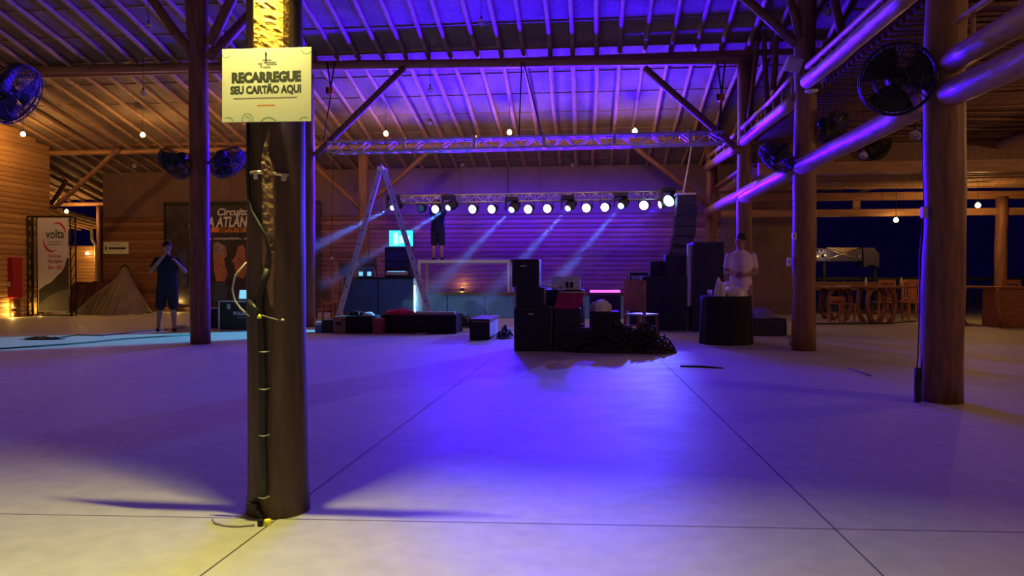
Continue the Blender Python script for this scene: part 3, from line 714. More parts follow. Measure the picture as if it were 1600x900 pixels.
vo = n.new('ShaderNodeVolumeScatter'); vo.inputs['Density'].default_value = .20; vo.inputs['Color'].default_value = (.9, .95, 1, 1); vo.inputs['Anisotropy'].default_value = .2
ou = n.new('ShaderNodeOutputMaterial'); m.node_tree.links.new(vo.outputs[0], ou.inputs['Volume']); M['haze'] = m
o = hz.build('stage_haze', 'haze'); tag(o, 'slanting blue beams of haze below the moving heads over the stage', 'haze', kind='stuff')
# cyan wash from the bright head at the right end, sweeping low across the floor to the left
c = P(1045, 314, Y=TY2 - .3)
add_light('SPOT', c, 20000, (.06, .55, 1), target=G(210, 529), spot_size=math.radians(14), spot_blend=.5, shadow_soft_size=.05)
add_light('SPOT', c + V((0, 0, -.03)), 3000, (.12, .14, 1), target=G(640, 560), spot_size=math.radians(42), spot_blend=.5, shadow_soft_size=.05)
add_light('SPOT', P(900, 440, Y=20.5), 60, MAG, target=P(1110, 360, Y=20), spot_size=math.radians(40), spot_blend=.5, shadow_soft_size=.1)

# ------------------------------------------------------------------ boxes helper
def bpx(x0, x1, yt, Y, z0=0, zt=None):
    a = P(x0, yt, Y=Y); b = P(x1, yt, Y=Y); return a.x, b.x, (zt if zt is not None else a.z)
def base_y(py, px=800): return G(px, py).y
# --- stage
YS = 19.3; x0 = P(640, 460, Y=YS).x; x1 = P(1062, 460, Y=YS).x; zs = P(800, 458, Y=YS).z
t = thing('stage', ((x0 + x1) / 2, 20.5, 0), 'low wooden stage with pale greenish skirt in front of the back wall', 'stage')
MB().bx((x0, YS, zs - .06), (x1, 21.8, zs)).build('deck', 'darkwood', t)
nx = 7
for i in range(nx):
    a = x0 + (x1 - x0) * i / nx; b_ = x0 + (x1 - x0) * (i + 1) / nx
    MB().bx((a + .01, YS + .02, 0), (b_ - .01, YS + .06, zs - .06), bev=.006).build('skirt_panel', 'stagecloth', t)
# --- riser
YRZ = 19.9; ax_, bx_ = P(653, 410, Y=YRZ).x, P(797, 410, Y=YRZ).x; zr = P(700, 406, Y=YRZ).z
t = thing('riser', ((ax_ + bx_) / 2, 20.4, zs), 'bare metal riser frame on the stage that the dim person stands on', 'riser')
MB().bx((ax_, YRZ, zr - .03), (bx_, 20.9, zr)).build('platform', 'darkwood', t)
mb = MB(); mb.bx((ax_, YRZ - .03, zr - .09), (bx_, YRZ, zr)); mb.bx((ax_, 20.9, zr - .09), (bx_, 20.93, zr)); mb.build('rail', 'alum', t)
for x in (ax_ + .04, bx_ - .04):
    for y in (YRZ, 20.88): MB().bx((x - .035, y - .03, zs), (x + .035, y + .03, zr - .03)).build('leg', 'alum', t)
# --- ladder
def ladder():
    U_ = V((P(601, 450, Y=16.6).x, 16.6, 0)).normalized(); W_ = V((U_.y, -U_.x, 0)); Yl = 16.6; top = P(597, 266, Y=Yl); L = G(527, 510); R_ = G(676, 508); L = P(526, 508, Y=Yl); R_ = P(676, 508, Y=Yl); L.z = R_.z = 0
    t = thing('step_ladder', ((L.x + R_.x) / 2, Yl, 0), 'tall aluminium A-frame ladder standing open in front of the stage', 'ladder')
    for F_, sg in ((L, -1), (R_, 1)):
        for dy in (-1, 1):
            a = V((F_.x, Yl, 0)) + U_ * dy * .25; b = V((top.x + sg * .05, Yl, top.z)) + U_ * dy * .15
            d = b - a; z_ = d.normalized(); x_ = (W_ - z_ * W_.dot(z_)).normalized(); R = Matrix((x_, z_.cross(x_), z_)).transposed()
            MB().box((a + b) / 2, (.105, .03, d.length), rot=R, bev=.004).build('side_rail', 'alum', t)
            for i in range(10):
                p = a.lerp(b, (i + .7) / 11) - U_ * .018 if dy < 0 else None
                if p: MB().tube([p, p - U_ * .006], .018, 8).build('rung_end', 'dark_metal', t)
        n_ = 11
        for i in range(n_):
            f = (i + .7) / n_; p = V((F_.x, Yl, 0)).lerp(V((top.x + sg * .05, Yl, top.z)), f); w_ = .25 * (1 - f) + .15 * f
            MB().tube([p - U_ * w_, p + U_ * w_], .018, 8).build('rung', 'alum', t)
    MB().box(top + V((0, 0, .02)), (.16, .36, .09), bev=.02).build('top_cap', 'alu', t)
    MB().tube([top + V((0, -.12, .05)), top + V((-.02, -.14, .12)), top + V((.03, -.1, .13)), top + V((.02, -.12, .05))], .012, 6).build('hook', 'steel', t)
ladder()
# --- mixing desk counter with equipment
YD = 17.4; x0, x1, zt = bpx(537, 645, 433, YD)
t = thing('counter', ((x0 + x1) / 2, YD, 0), 'dark teal panelled counter behind the ladder, its right end lit cyan', 'counter')
MB().bx((x0, YD + .02, 0), (x1, YD + .9, zt - .03)).build('body', 'black', t)
for i in range(2):
    a = x0 + (x1 - x0) * i / 2; MB().bx((a + .01, YD, .02), (a + (x1 - x0) / 2 - .01, YD + .025, zt - .04), bev=.006).build('front_panel', 'tealpanel', t)
MB().bx((x1 - .001, YD, 0), (x1 + .02, YD + .9, zt - .03)).build('end_panel', 'offwhite', t)
MB().bx((x0 - .02, YD - .02, zt - .03), (x1 + .03, YD + .92, zt)).build('top', 'black', t)
MB().bx((x1 + .02, YD + .05, .15), (x1 + .035, YD + .11, zt - .2)).build('end_glow', 'endglow', t)  # glow and light below stand in for the moving head's cyan light
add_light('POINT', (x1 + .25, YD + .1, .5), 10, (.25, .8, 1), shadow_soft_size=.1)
zc = zt
a, b_, z = bpx(601, 640, 386, 17.6)
t = thing('equipment_rack', ((a + b_) / 2, 17.6, zc), 'black equipment rack on the counter under the lit screen', 'rack')
MB().bx((a, 17.6, zc), (b_, 18.0, z), bev=.01).build('case', 'black', t)
for i, hh in enumerate((.10, .12, .20)):
    MB().bx((a + .03, 17.585, zc + .05 + i * .18), (b_ - .03, 17.6, zc + .05 + i * .18 + hh), bev=.003).build('unit', 'cabinet' if i else 'steel', t)
MB().bx((a + .08, 17.58, zc + .13), (b_ - .1, 17.586, zc + .145)).build('display_line', 'display', t)
a, b_, z = bpx(608, 645, 360, 17.65); zl_ = P(620, 385, Y=17.65).z
t = thing('monitor', ((a + b_) / 2, 17.65, zl_), 'lit cyan screen standing on the black rack behind the ladder', 'monitor')
MB().bx((a - .015, 17.66, zl_ - .015), (b_ + .015, 17.70, z + .015), bev=.005).build('frame', 'black', t)
scr = MB().bx((a, 17.655, zl_), (b_, 17.662, z)).build('screen', 'screen', t)
MB().bx((a + .11, 17.65, zl_ + .04), (a + .22, 17.656, z - .06)).build('window_panel', 'screenw', scr)
MB().bx((a + .25, 17.65, zl_ + .08), (b_ - .08, 17.656, z - .13)).build('window_panel', 'screenw', scr)
for px, lab in ((564, 'left small lit display on the counter'), (577, 'right small lit display on the counter')):
    p = P(px, 428, Y=17.45)
    t = thing('display_unit', p, lab, 'device', 'small devices on the counter')
    MB().bx((p.x - .09, 17.45, zc), (p.x + .09, 17.6, zc + .25), bev=.01).build('case', 'tealpanel', t)
    MB().bx((p.x - .05, 17.44, zc + .03), (p.x + .05, 17.452, zc + .13)).build('screen', 'display', t)
p = P(655, 425, Y=17.5)
# clutter left of the counter: music stand, stacked chairs
def wchair(loc, rz, label, m='darkwood', back=.95, group='wooden chairs', slats=5, solid=False, seatm=None):
    t = thing('wooden_chair', (0, 0, 0), label, 'chair', group)
    for sx in (-.19, .19):
        MB().box((sx, .19, back / 2), (.04, .035, back)).build('leg', m, t)
        MB().box((sx, -.19, .22), (.038, .038, .44)).build('leg', m, t)
    MB().box((0, 0, .455), (.44, .42, .03), bev=.008).build('seat', seatm or m, t)
    if solid:
        MB().box((0, .195, (back + .5) / 2 + .02), (.40, .022, back - .50), bev=.006).build('back_panel', m, t)
    else:
        MB().box((0, .19, back - .04), (.40, .025, .08), bev=.006).build('top_rail', m, t)
        for i in range(slats): MB().box((-.15 + .3 * i / (slats - 1), .19, (back + .5) / 2 - .04), (.03, .014, back - .55)).build('slat', m, t)
        MB().box((0, .19, .54), (.36, .02, .04)).build('lower_rail', m, t)
    for z in (.20,): 
        MB().box((0, -.19, z), (.36, .02, .03)).build('stretcher', m, t); MB().box((-.19, 0, z + .05), (.02, .36, .03)).build('stretcher', m, t); MB().box((.19, 0, z + .05), (.02, .36, .03)).build('stretcher', m, t)
    t.location = loc; t.rotation_euler = (0, 0, rz); return t
p = G(519, 506); wchair((p.x - .30, 17.6, 0), 2.6, 'wooden chair in the dark left of the counter', m='chairwood', back=1.0)
p = P(512, 470, Y=18.3); wchair((p.x - .2, 18.6, 0), .4, 'dark chair behind the first one left of the counter', back=.98)
p = P(519, 470, Y=18.0)
t = thing('microphone_stand', (p.x, 18.0, 0), 'thin microphone stand in the dark left of the ladder', 'stand')
MB().tube([(p.x, 18, .02), (p.x, 18, 1.5)], .012, 8).build('pole', 'dark_metal', t); MB().tube([(p.x, 18, 1.45), (p.x - .35, 17.9, 1.35)], .01, 8).build('boom', 'dark_metal', t)
MB().lathe([(.14, 0), (.13, .02), (.02, .03)], (p.x, 18, 0), seg=16).build('base', 'dark_metal', t); MB().ball((p.x, 18, 1.55), .03, sz=1.5).build('microphone', 'alu', t)
p = P(572, 408, Y=18.9)
# drum-like dark shapes behind the counter
for i, (px, py, r, lab) in enumerate(((575, 412, .22, 'dark round drum behind the counter'), (540, 420, .18, 'smaller dark drum left behind the ladder leg'))):
    q = P(px, py, Y=18.9); t = thing('drum', (q.x, 18.9, 0), lab, 'drum')
    MB().lathe([(r, q.z - .15), (r * 1.02, q.z - .14), (r * 1.02, q.z + .14), (r, q.z + .15)], (q.x, 18.9, 0), seg=24).build('shell', 'black', t)
    for a in range(3): MB().tube([(q.x + math.cos(a * 2.1) * r, 18.9 + math.sin(a * 2.1) * r, q.z), (q.x + math.cos(a * 2.1) * r * 1.3, 18.9 + math.sin(a * 2.1) * r * 1.3, 0)], .012, 6).build('leg', 'dark_metal', t)
# --- crates on the floor by the ladder
def crate(x0_, x1_, yt, yb, dep, m, label, name='crate', cat='crate', lid=None, group=None, handles=True, rim=None):
    Y = base_y(yb, (x0_ + x1_) / 2); a = P(x0_, yb, Y=Y); b = P(x1_, yb, Y=Y); z = P((x0_ + x1_) / 2, yt, Y=Y).z
    t = thing(name, ((a.x + b.x) / 2, Y + dep / 2, 0), label, cat, group)
    MB().bx((a.x, Y, 0), (b.x, Y + dep, z), bev=.012).build('body', m, t)
    if lid: MB().bx((a.x - .008, Y - .008, z - .05), (b.x + .008, Y + dep + .008, z + .006), bev=.006).build('lid', lid, t)
    if rim:
        mb = MB()
        for xx in (a.x, b.x): mb.bx((xx - .012, Y - .012, 0), (xx + .012, Y + .012, z))
        mb.bx((a.x, Y - .012, z - .02), (b.x, Y + .01, z)); mb.bx((a.x, Y - .012, 0), (b.x, Y + .01, .02)); mb.build('edge_profile', rim, t)
    if handles: MB().box(((a.x + b.x) / 2, Y - .006, z * .6), (min(.16, (b.x - a.x) * .4), .012, .06), bev=.004).build('handle', 'dark_metal', t)
    return t, a.x, b.x, Y, z
crate(492, 502, 504, 520, .3, 'bluebin', 'small blue plastic box right of the front sign post', lid='offwhite', handles=False)
crate(503, 519, 500, 520, .4, 'black', 'black crate between the small blue box and the brown carton', handles=False)
crate(520, 539, 495, 521, .5, 'brown', 'greyish brown carton under the left ladder leg', name='carton', cat='box')
_, a, b_, Yc, zc2 = crate(540, 580, 494, 521, .6, 'blackcloth', 'black crate right of the brown carton')
crate(582, 597, 498, 522, .5, 'redbrown', 'reddish brown box between the black crates', name='box', cat='box', handles=False)
_, a5, b5, Y5, z5 = crate(598, 712, 492, 521, .8, 'blackcloth', 'long black road case with red cloth on top', name='road_case', cat='case', rim='dark_metal')
def lump(name, c, R, h, m, label, cat, seed=1, sq=1.0, n_=26, fold=.15):
    mb = MB(); c = V(c); rings = []
    for i in range(9):
        f = i / 8; ring = []
        for k in range(n_):
            a = 2 * math.pi * k / n_; nz_ = noise.noise(V((math.cos(a) * 1.8 + seed, math.sin(a) * 1.8, seed * 3))) + .5 * noise.noise(V((math.cos(a) * 5, math.sin(a) * 5 + seed, f * 2)))
            r = R * math.sin(min(1, f * 1.02) * math.pi / 2) * (1 + fold * nz_); z = h * math.cos(f * math.pi / 2) ** .8 * (1 + .35 * noise.noise(V((math.cos(a) * 2 * f + seed, math.sin(a) * 2 * f, 9)))) if f < 1 else 0
            ring.append(mb.bm.verts.new(c + V((r * math.cos(a), r * math.sin(a) * sq, z))))
        rings.append(ring)
    for i in range(8):
        for k in range(n_): f = mb.bm.faces.new((rings[i][k], rings[i][(k + 1) % n_], rings[i + 1][(k + 1) % n_], rings[i + 1][k])); f.smooth = True
    bmesh.ops.remove_doubles(mb.bm, verts=mb.bm.verts[:], dist=.0005)
    return tag(mb.build(name, m), label, cat)
q = P(627, 491, Y=Y5 + .2); lump('crumpled_cloth', (q.x, Y5 + .25, z5), .26, .11, 'redcloth', 'crumpled red cloth on the long black road case', 'cloth', 3, .8, fold=.5)
q = P(680, 491, Y=Y5 + .2)
tag(MB().box((q.x, Y5 + .25, z5 + .03), (.78, .2, .05), rot=(0, 0, .06), bev=.015).build('metal_tube', 'offwhite'), 'pale metal bar lying on the right of the long road case', 'bar')
q = P(607, 491, Y=Yc); lump('plastic_wrap', ((a + b_) / 2 + .12, Yc + .25, zc2), .12, .07, 'wcloth', 'pale plastic wrap on the black crate by the ladder', 'wrap', 5)
q = P(560, 491, Y=Yc); lump('cable_heap', ((a + b_) / 2 - .12, Yc + .3, zc2), .17, .09, 'cable', 'dark heap of cable on the black crate by the ladder', 'cable', 8, fold=.6)
# --- tangled cables
def tangle(cx, cy, z0, rx, ry, h, n_, seed, name, label, m='cable', r=.011, pts_=16):
    rnd = random.Random(seed); mb = MB()
    for i in range(n_):
        p = []; a = rnd.uniform(0, 6.28); R = rnd.uniform(.15, 1)
        for j in range(pts_):
            a += rnd.uniform(.3, 1.0); R = min(1, max(.05, R + rnd.uniform(-.3, .3)))
            p.append(V((cx + rx * R * math.cos(a), cy + ry * R * math.sin(a), z0 + r + h * (1 - R * R) * rnd.random())))
        sm = []
        for j in range(len(p) - 1):
            for u in (0, .33, .66): 
                A_, B_, C_, D_ = p[max(0, j - 1)], p[j], p[j + 1], p[min(len(p) - 1, j + 2)]
                sm.append(.5 * ((2 * B_) + (C_ - A_) * u + (2 * A_ - 5 * B_ + 4 * C_ - D_) * u * u + (3 * B_ - A_ - 3 * C_ + D_) * u ** 3))
        for v in sm: v.z = max(v.z, z0 + r)
        mb.tube(sm, r, 6)
    return tag(mb.build(name, m), label, 'cable', kind='stuff')
q = G(722, 512); tangle(q.x, q.y + .1, 0, .35, .3, .28, 10, 3, 'tangled_cables', 'small tangle of cables beside the long black road case')
q = G(658, 522); tag(MB().tube([q + V((-.1, 0, .012)), q + V((-.03, .03, .012)), q + V((.03, -.02, .012)), q + V((.1, .02, .012))], .012, 6).build('thin_cable', 'alu'), 'pale bit of cable on the floor before the road case', 'cable')
# --- open case with lit side
_, a, b_, Yk, zk = crate(735, 764, 499, 531, 1.35, 'black', 'black open case standing lengthwise left of the speaker stack', name='road_case', cat='case', rim='dark_metal', lid='brown')
MB().bx((b_ - .002, Yk + .04, .04), (b_ + .006, Yk + 1.25, zk - .06)).build('lit_side', 'offwhite', _)  # right side coloured pale for the stage light falling on it
q = V((b_ + .22, Yk + .55, 0)); tangle(q.x, q.y, 0, .16, .4, .22, 8, 31, 'tangled_cables', 'cable coils between the open case and the speaker stack')
# ------------------------------------------------------------------ centre pile
def speaker(x0_, x1_, yt, yb, Y, dep, label, z0=None, grille=True, cat='speaker', badge=True, side=None, horn=False, m='cabinet', group='black speaker cabinets'):
    a, b = P(x0_, yb, Y=Y), P(x1_, yb, Y=Y); z1_ = P((x0_ + x1_) / 2, yt, Y=Y).z; zb_ = a.z if z0 is None else z0
    t = thing('speaker_cabinet', ((a.x + b.x) / 2, Y + dep / 2, zb_), label, cat, group)
    MB().bx((a.x, Y, zb_), (b.x, Y + dep, z1_), bev=.012).build('cabinet', m, t)
    g_ = t
    if grille: g_ = MB().bx((a.x + .03, Y - .008, zb_ + .03), (b.x - .03, Y + .002, z1_ - .03), bev=.004).build('grille', 'grille', t)
    if badge: MB().box(((a.x + b.x) / 2 - .03, Y - .011, z1_ - .10), (.09, .004, .018)).build('badge', 'alum', g_)
    if side: MB().bx((b.x - .004, Y + .02, zb_ + .015), (b.x + .004, Y + dep - .02, z1_ - .015)).build('side_panel', 'litside', t)['label'] = 'side panel paled for the cyan light'  # right side given a paler colour in place of the cyan light on it
    for xx in (b.x + .001,): MB().box((xx, Y + dep / 2, (zb_ + z1_) / 2), (.01, .16, .07), bev=.003).build('handle', 'dark_metal', t)
    return t, a.x, b.x, z1_
YC = base_y(549, 830)
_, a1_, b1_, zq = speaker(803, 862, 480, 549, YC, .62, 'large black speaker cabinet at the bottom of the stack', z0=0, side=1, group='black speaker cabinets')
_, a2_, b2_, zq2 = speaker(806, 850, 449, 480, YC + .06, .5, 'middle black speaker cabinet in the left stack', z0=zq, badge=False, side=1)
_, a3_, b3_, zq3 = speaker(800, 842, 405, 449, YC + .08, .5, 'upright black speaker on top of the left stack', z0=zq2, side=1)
# big crate behind, cyan edge right, with pale amplifier on it
Yb = YC + .75
a, b_, z = bpx(846, 912, 453, Yb)
t = thing('road_case', ((a + b_) / 2, Yb + .35, 0), 'tall black case behind the red lid, pale box on top', 'case')
MB().bx((a, Yb, 0), (b_, Yb + .7, z), bev=.012).build('body', 'cabinet', t)
mb = MB()
for xx in (a, b_): MB().bx((xx - .015, Yb - .015, 0), (xx + .015, Yb + .015, z)).build('edge_profile', 'alum', t)
MB().bx((b_ - .01, Yb + .68, 0), (b_ + .016, Yb + .71, z)).build('edge_profile', 'alum', t)
zcase = z
a, b_, z = bpx(862, 905, 433, Yb + .05)
t = thing('amplifier_box', ((a + b_) / 2, Yb + .3, zcase), 'pale cyan-lit electronics box on the tall case', 'device')
MB().bx((a, Yb + .05, zcase), (b_ + .02, Yb + .60, z), bev=.01).build('case', 'offwhite', t)
for xx in (886, 893): MB().box(P(xx, 445, Y=Yb + .045), (.045, .01, .09)).build('vent', 'dark_metal', t)
MB().bx((a + .02, Yb + .04, z - .03), (b_ + .03, Yb + .07, z + .006)).build('top_edge', 'alum', t)
for px, w_, lab in ((857, .12, 'white roll of cable on the left stack'), (876, .07, 'looped white cable end before the pale box')):
    q = P(px, 452, Y=Yb - .1); tag(MB().tube([V((q.x, Yb - .1 + .5, zcase if px > 870 else zq2 + .0)) + V((w_ * math.cos(k_ * .6), -.45 + .06 * math.sin(k_ * .6), .035 + .03 * math.sin(k_ * .6))) for k_ in range(11)], .014, 8).build('cable_coil', 'wcloth'), lab, 'cable')
# crate with tilted red lid
Yr = YC + .10
a, b_, z = bpx(866, 908, 482, Yr)
t = thing('open_case', ((a + b_) / 2, Yr + .3, 0), 'black case with its bright red lid tilted open', 'case')
MB().bx((a, Yr, 0), (b_, Yr + .5, z), bev=.01).build('body', 'cabinet', t)
q0, q1, q2, q3 = P(865, 482, Y=Yr), P(905, 482, Y=Yr), P(913, 458, Y=Yr + .3), P(873, 458, Y=Yr + .3)
mb = MB(); nrm = V((0, -.6, .8)) * .02
for s in (0, 1):
    pass
vs = [mb.bm.verts.new(p_) for p_ in (q0, q1, q2, q3)]; vt = [mb.bm.verts.new(p_ + V((0, .03, -.01))) for p_ in (q0, q1, q2, q3)]
mb.bm.faces.new(vs); mb.bm.faces.new(vt[::-1])
for i in range(4): mb.bm.faces.new((vs[i], vs[(i + 1) % 4], vt[(i + 1) % 4], vt[i]))
mb.build('lid', 'red', t)
MB().tube([q3 + V((0, 0, .01)), q2 + V((0, 0, .01))], .012, 6).build('lid_edge', 'alum', t)
q = P(911, 506, Y=Yr); tag(MB().box((q.x, Yr + .03, q.z), (.06, .03, .025), rot=(0, -.3, 0), bev=.006).build('cable_plug', 'alum'), 'pale plug hanging at the right of the red-lid case', 'plug')
# amp with white cloth
Ya = YC + .35
_, a, b_, z = speaker(925, 968, 487, 520, Ya, .5, 'black amplifier carrying crumpled white cloth', z0=0, badge=False, cat='amplifier', group='black speaker cabinets')
q = P(939, 487, Y=Ya + .25); lump('white_cloth', (q.x, Ya + .2, z), .16, .17, 'wcloth', 'crumpled white cloth heap on the black amplifier', 'cloth', 12, fold=.5)
q = P(951, 487, Y=Ya + .25)
# flat monitor with pink edge
Yp = YC + 1.9
a, b_, z = bpx(921, 970, 456, Yp)
t = thing('light_bar_case', ((a + b_) / 2, Yp + .2, 0), 'black case with a glowing pink bar along its top edge', 'case')
MB().bx((a, Yp, 0), (b_, Yp + .5, z), bev=.01).build('body', 'cabinet', t)
MB().tube([(a + .01, Yp - .02, z + .01), (b_ - .01, Yp - .02, z + .01)], .022, 8).build('light_bar', 'pinklight', t)
# speakers behind the cable pile to close the row
speaker(866, 925, 512, 546, YC + .01, .10, 'low black cabinet lying before the red-lid case', z0=0, badge=False, grille=True)
tangle(P(985, 540, Y=YC).x - .25, YC + .10, 0, .75, .28, .42, 46, 5, 'tangled_cables', 'large dark heap of tangled cables before the wooden chair', r=.014)
tangle(P(1005, 540, Y=YC).x + .05, YC + .05, 0, .42, .25, .42, 20, 15, 'tangled_cables', 'looser cable loops at the right end of the heap', r=.012)
q = G(1046, 549); tag(MB().tube([q + V((-.5, .02, .015)), q + V((-.3, .1, .015)), q + V((-.12, .02, .02)), q + V((.02, .06, .015))], .016, 6).build('black_cable', 'cable'), 'black cable end trailing right from the heap', 'cable')
# chair in the pile
p = G(998, 532); wchair((p.x + .03, 12.75, 0), math.pi - .65, 'reddish wooden chair with solid back beside the cable heap', m='chairwood', back=1.02, solid=True, seatm='offwhite')
q = P(1075, 515, Y=15)
# ------------------------------------------------------------------ right of the stage: subs and stack
Yq = base_y(517, 1040)
_, a, b_, zsub = speaker(1003, 1073, 432, 517, Yq, .8, 'very large black subwoofer right of the wooden chair', z0=0, badge=False)
MB().bx((a - .02, Yq, 0.02), (a - .001, Yq + .03, zsub - .01)).build('metal_edge', 'alum', _)
speaker(1016, 1042, 408, 432, Yq + .2, .4, 'small purple-lit monitor box on the big subwoofer', z0=zsub, badge=False)
speaker(1040, 1072, 398, 432, Yq + .1, .5, 'taller black box on the right of the big subwoofer', z0=zsub, badge=False)
Yw = Yq + 1.6
a, b_, z = bpx(982, 1012, 424, Yw)
t = thing('equipment_rack', ((a + b_) / 2, Yw + .2, 0), 'purple-edged equipment rack behind the wooden chair', 'rack')
MB().bx((a, Yw, 0), (b_, Yw + .5, z)).build('case', 'cabinet', t)
mb = MB(); mb.bx((a - .01, Yw - .02, z - .03), (b_, Yw, z)); mb.bx((a - .01, Yw - .02, 0), (a + .03, Yw, z)); mb.build('edge_profile', 'alum', t)
for i in range(4): MB().bx((a + .06, Yw - .015, z - .18 - i * .2), (b_ - .03, Yw, z - .09 - i * .2)).build('unit', 'steel', t)
_, a, b_, ztow = speaker(1082, 1131, 378, 520, Yq - .1, .9, 'tall black speaker tower left of the man', z0=0, badge=False)
MB().bx((a - .09, Yq + .0, .5), (a - .005, Yq + .12, ztow - .05), bev=.01).build('side_rail', 'alum', _)
q = P(1090, 515, Y=Yq)
lump('crumpled_paper', (G(1048, 515).x, G(1048, 515).y, 0), .16, .06, 'wcloth', 'crumpled white and red wrapper before the big subwoofer', 'wrapper', 21)
# line array
t = thing('line_array', P(1072, 305, Y=18.9), 'black line array speakers hanging on chains above the tower', 'speaker')
for i, (x0_, x1_, y0_, y1_, rt) in enumerate(((1058, 1088, 306, 322, .0), (1057, 1089, 322, 338, .02), (1055, 1088, 338, 354, .05), (1054, 1087, 354, 370, .10), (1051, 1083, 370, 386, .18), (1047, 1079, 386, 401, .28))):
    A_, B_ = P(x0_, y0_, Y=18.9), P(x1_, y1_, Y=18.9)
    MB().box((A_ + B_) / 2 + V((0, .2, 0)), (B_.x - A_.x, .45, A_.z - B_.z - .01), rot=(-rt, rt * .4, 0), bev=.01).build('cabinet', 'cabinet', t)
MB().box(P(1072, 304, Y=18.9) + V((0, .2, .02)), (.5, .4, .05)).build('frame', 'alum', t)
MB().tube([P(1088, 214, Y=20), P(1081, 226, Y=19.3), P(1074, 268, Y=19.1), P(1068, 300, Y=19.1), P(1070, 304, Y=19.0)], .022, 6).build('chain', 'alum', t)
# cups
for px, py, Y, z0, lab in ((1127, 403, Yq + .05, None, 'white cup on the tall speaker tower edge'),):
    q = P(px, py, Y=12.9)
def cup(p, label, s=1):
    t = tag(MB().lathe([(.028 * s, 0), (.036 * s, .09 * s), (.034 * s, .09 * s), (.026 * s, .004)], p, seg=14).build('plastic_cup', 'white'), label, 'cup', 'white plastic cups')
# ------------------------------------------------------------------ round table with black cloth
YT = base_y(540, 1134) + .40; q = P(1134, 500, Y=YT); rT = 39 / F * YT; zT = P(1134, 463, Y=YT - .2).z
mb = MB(); N = 72; rows = []
for f in [i / 8 for i in range(9)]:
    z = zT * (1 - f)
    rows.append([mb.bm.verts.new((q.x + (rT * (.97 + .05 * f) + .012 * math.sin(k_ * 2 * math.pi / N * 12) * f) * math.cos(2 * math.pi * k_ / N), YT + (rT * (.97 + .05 * f) + .012 * math.sin(k_ * 2 * math.pi / N * 12) * f) * math.sin(2 * math.pi * k_ / N), max(z, .003))) for k_ in range(N)])
for i in range(8):
    for k_ in range(N): f_ = mb.bm.faces.new((rows[i][k_], rows[i][(k_ + 1) % N], rows[i + 1][(k_ + 1) % N], rows[i + 1][k_])); f_.smooth = True
mb.bm.faces.new(rows[0])
t = thing('round_table', (q.x, YT, 0), 'round high table fully draped in black cloth before the man', 'table')
mb.build('tablecloth', 'blackcloth', t); MB().lathe([(rT * .95, zT - .03), (rT * .95, zT - .004)], (q.x, YT, 0), seg=40).build('tabletop', 'darkwood', t)
TX, TZ = q.x, zT
def bagm(c, R, h, label, seed): return lump('plastic_bag', c, R, h, 'bag', label, 'bag', seed, .8, fold=.45)
qx = P(1125, 462, Y=YT - .1); b0 = lump('plastic_bag', (qx.x, YT - .12, TZ), .095, .27, 'bag', 'tall tied white plastic bag on the left of the draped table', 'bag', 2, .8, fold=.35)
qx = P(1149, 462, Y=YT - .05); lump('plastic_bag', (qx.x, YT - .05, TZ), .20, .16, 'bag', 'wide slumped white plastic bag on the draped table', 'bag', 6, .7, fold=.4)
qx = P(1138, 462, Y=YT + .1); lump('plastic_bag', (qx.x, YT + .15, TZ), .10, .24, 'bag', 'peaked white plastic bag behind the wide one', 'bag', 9, .8, fold=.4)
q = P(1110, 464, Y=YT); cup(V((q.x, YT + .05, TZ)), 'white cup on the left edge of the draped table', 1.1)
q = P(1127, 404, Y=Yq - .05); 
# crate with purple cloth right of the man
_, a, b_, Yv, zv = crate(1178, 1227, 498, 525, .6, 'cabinet', 'black case with blue cloth between the man and the post', name='road_case', cat='case', rim='dark_metal')
q = P(1195, 498, Y=Yv); lump('blue_cloth', (q.x, Yv + .3, zv), .22, .18, 'purplecloth', 'crumpled blue cloth on the black case right of the man', 'cloth', 14, fold=.45)
crate(1229, 1238, 503, 524, .15, 'white', 'small white box at the left foot of the floodlight post', handles=False, name='box', cat='box')
# ------------------------------------------------------------------ people
def remesh(bm, vox, name, m, parent, smooth=3):
    me = bpy.data.meshes.new(name); bmesh.ops.recalc_face_normals(bm, faces=bm.faces[:]); bm.to_mesh(me); bm.free()
    o = bpy.data.objects.new(name, me); sc.collection.objects.link(o)
    r = o.modifiers.new('r', 'REMESH'); r.mode = 'VOXEL'; r.voxel_size = vox; r.use_smooth_shade = True
    s_ = o.modifiers.new('s', 'SMOOTH'); s_.factor = .5; s_.iterations = smooth
    dg = bpy.context.evaluated_depsgraph_get(); me2 = bpy.data.meshes.new_from_object(o.evaluated_get(dg)); bpy.data.objects.remove(o)
    me2.materials.clear(); me2.materials.append(M[m])
    for p_ in me2.polygons: p_.use_smooth = True
    o = bpy.data.objects.new(name, me2); sc.collection.objects.link(o); o.parent = parent; return o
def limb(mb, pts, rs, seg=14, flat=1):
    for p_, r in zip(pts, rs): mb.ball(p_, r, seg=seg)
    for i in range(len(pts) - 1): mb.tube([pts[i], pts[i + 1]], [rs[i], rs[i + 1]], seg)
def ring_loft(mb, rows, seg=24):   # (center, rx, ry)
    rings = []
    for c, rx, ry in rows: rings.append([mb.bm.verts.new(V(c) + V((rx * math.cos(2 * math.pi * k_ / seg), ry * math.sin(2 * math.pi * k_ / seg), 0))) for k_ in range(seg)])
    for i in range(len(rings) - 1):
        for k_ in range(seg): mb.bm.faces.new((rings[i][k_], rings[i][(k_ + 1) % seg], rings[i + 1][(k_ + 1) % seg], rings[i + 1][k_]))
    mb.bm.faces.new(rings[0][::-1]); mb.bm.faces.new(rings[-1])
